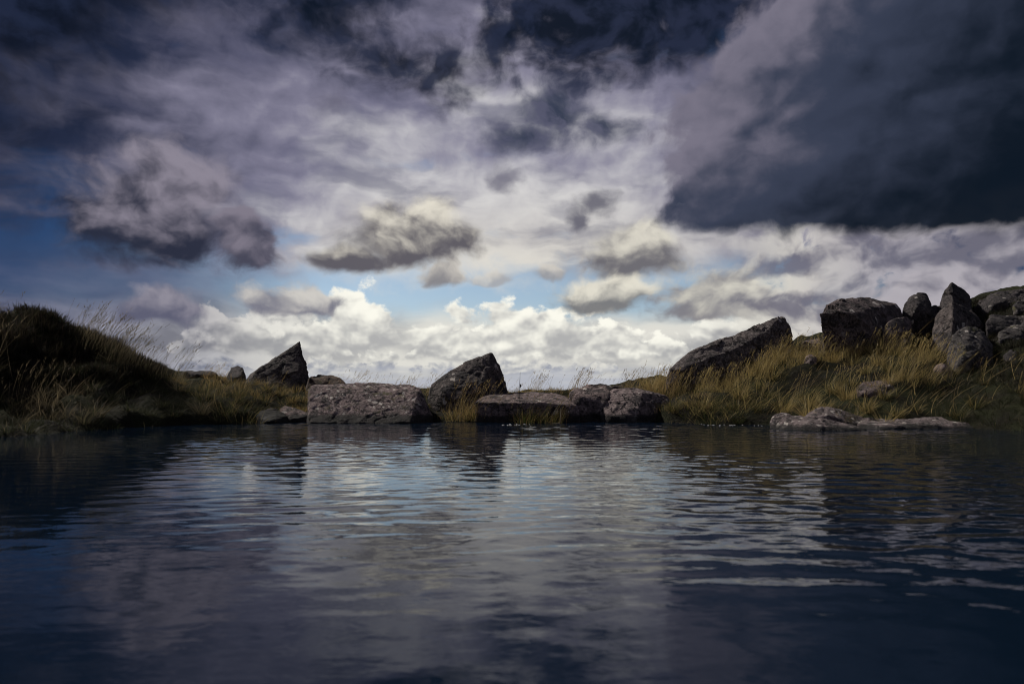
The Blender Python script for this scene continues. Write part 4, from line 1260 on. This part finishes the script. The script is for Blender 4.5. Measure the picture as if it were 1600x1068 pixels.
def tube_mesh(name, path, radii, sides=7):
    V, Q = [], []
    n = len(path)
    path = [Vector(p) for p in path]
    for i, p in enumerate(path):
        d = (path[min(i + 1, n - 1)] - path[max(i - 1, 0)]).normalized()
        a = d.cross(Vector((0.3, 1, 0.2))).normalized()
        b_ = d.cross(a)
        for k in range(sides):
            th = 6.2832 * k / sides
            V.append(p + (a * math.cos(th) + b_ * math.sin(th)) * radii[i])
    for i in range(n - 1):
        for k in range(sides):
            k2 = (k + 1) % sides
            Q.append((i * sides + k, i * sides + k2, (i + 1) * sides + k2, (i + 1) * sides + k))
    me = bpy.data.meshes.new(name)
    me.from_pydata([tuple(v) for v in V], [], Q + [tuple(range(sides)), tuple(range((n - 1) * sides, n * sides))])
    me.update()
    return me


M_RUSH = plain_mat('dark rush stem', (0.03, 0.03, 0.02))
M_TWIG = plain_mat('bleached reed', (0.30, 0.25, 0.17))

rush = bpy.data.objects.new('rush_stalk', None)
COL.objects.link(rush)
rush.location = (0.12, 10.35, -0.02)
tag(rush, 'single dark upright rush stalk with a bead-like seed head before the flat slab', 'rush')
link('stem', tube_mesh('stem', [(0, 0, -0.1), (0.002, 0, 0.3), (-0.003, 0, 0.6), (0.004, 0, 0.80)], [0.006, 0.0055, 0.0045, 0.002]), M_RUSH, rush)
link('seed_head', tube_mesh('seed_head', [(-0.003, -0.008, 0.565), (0.004, -0.014, 0.578), (0.008, -0.014, 0.594), (0.012, -0.012, 0.61), (0.018, -0.01, 0.625)],
                            [0.004, 0.012, 0.014, 0.010, 0.002]), M_RUSH, rush)

reed = link('reed_stem', tube_mesh('reed_stem', [(0.02, 0.0, 0.24), (0.012, 0, 0.12), (0.006, 0, 0.03), (0.0, 0, 0.012), (-0.04, -0.01, 0.008), (-0.12, -0.02, 0.006)],
                                   [0.0035, 0.0045, 0.005, 0.005, 0.005, 0.003]), M_TWIG, loc=(0.72, 10.3, 0.0))
tag(reed, 'pale bent reed stem standing in the water before the flat slab', 'reed')


def debris(label, x0, x1, y, n, seed):
    rng = np.random.default_rng(seed)
    V, F = [], []
    for k in range(n):
        x = rng.uniform(x0, x1)
        yy = y + rng.normal(0, 0.14)
        r = rng.uniform(0.004, 0.012)
        b = len(V)
        for i in range(6):
            a = i * 1.047
            V.append((x + r * 1.6 * math.cos(a), yy + r * math.sin(a), 0.004))
        V.append((x, yy, 0.004 + r * 0.5))
        F += [(b + i, b + (i + 1) % 6, b + 6) for i in range(6)]
    me = bpy.data.meshes.new('foam')
    me.from_pydata(V, [], F)
    me.update()
    o = link('foam', me, M_FOAM)
    tag(o, label, 'foam', kind='stuff')


M_FOAM = plain_mat('pale foam', (0.5, 0.5, 0.5), 0.6)
debris('line of pale foam flecks on the water before the flat slab', -0.15, 0.28, 9.9, 16, 1)
debris('pale foam flecks along the grassy right-hand shore', 2.7, 3.7, 9.8, 22, 2)
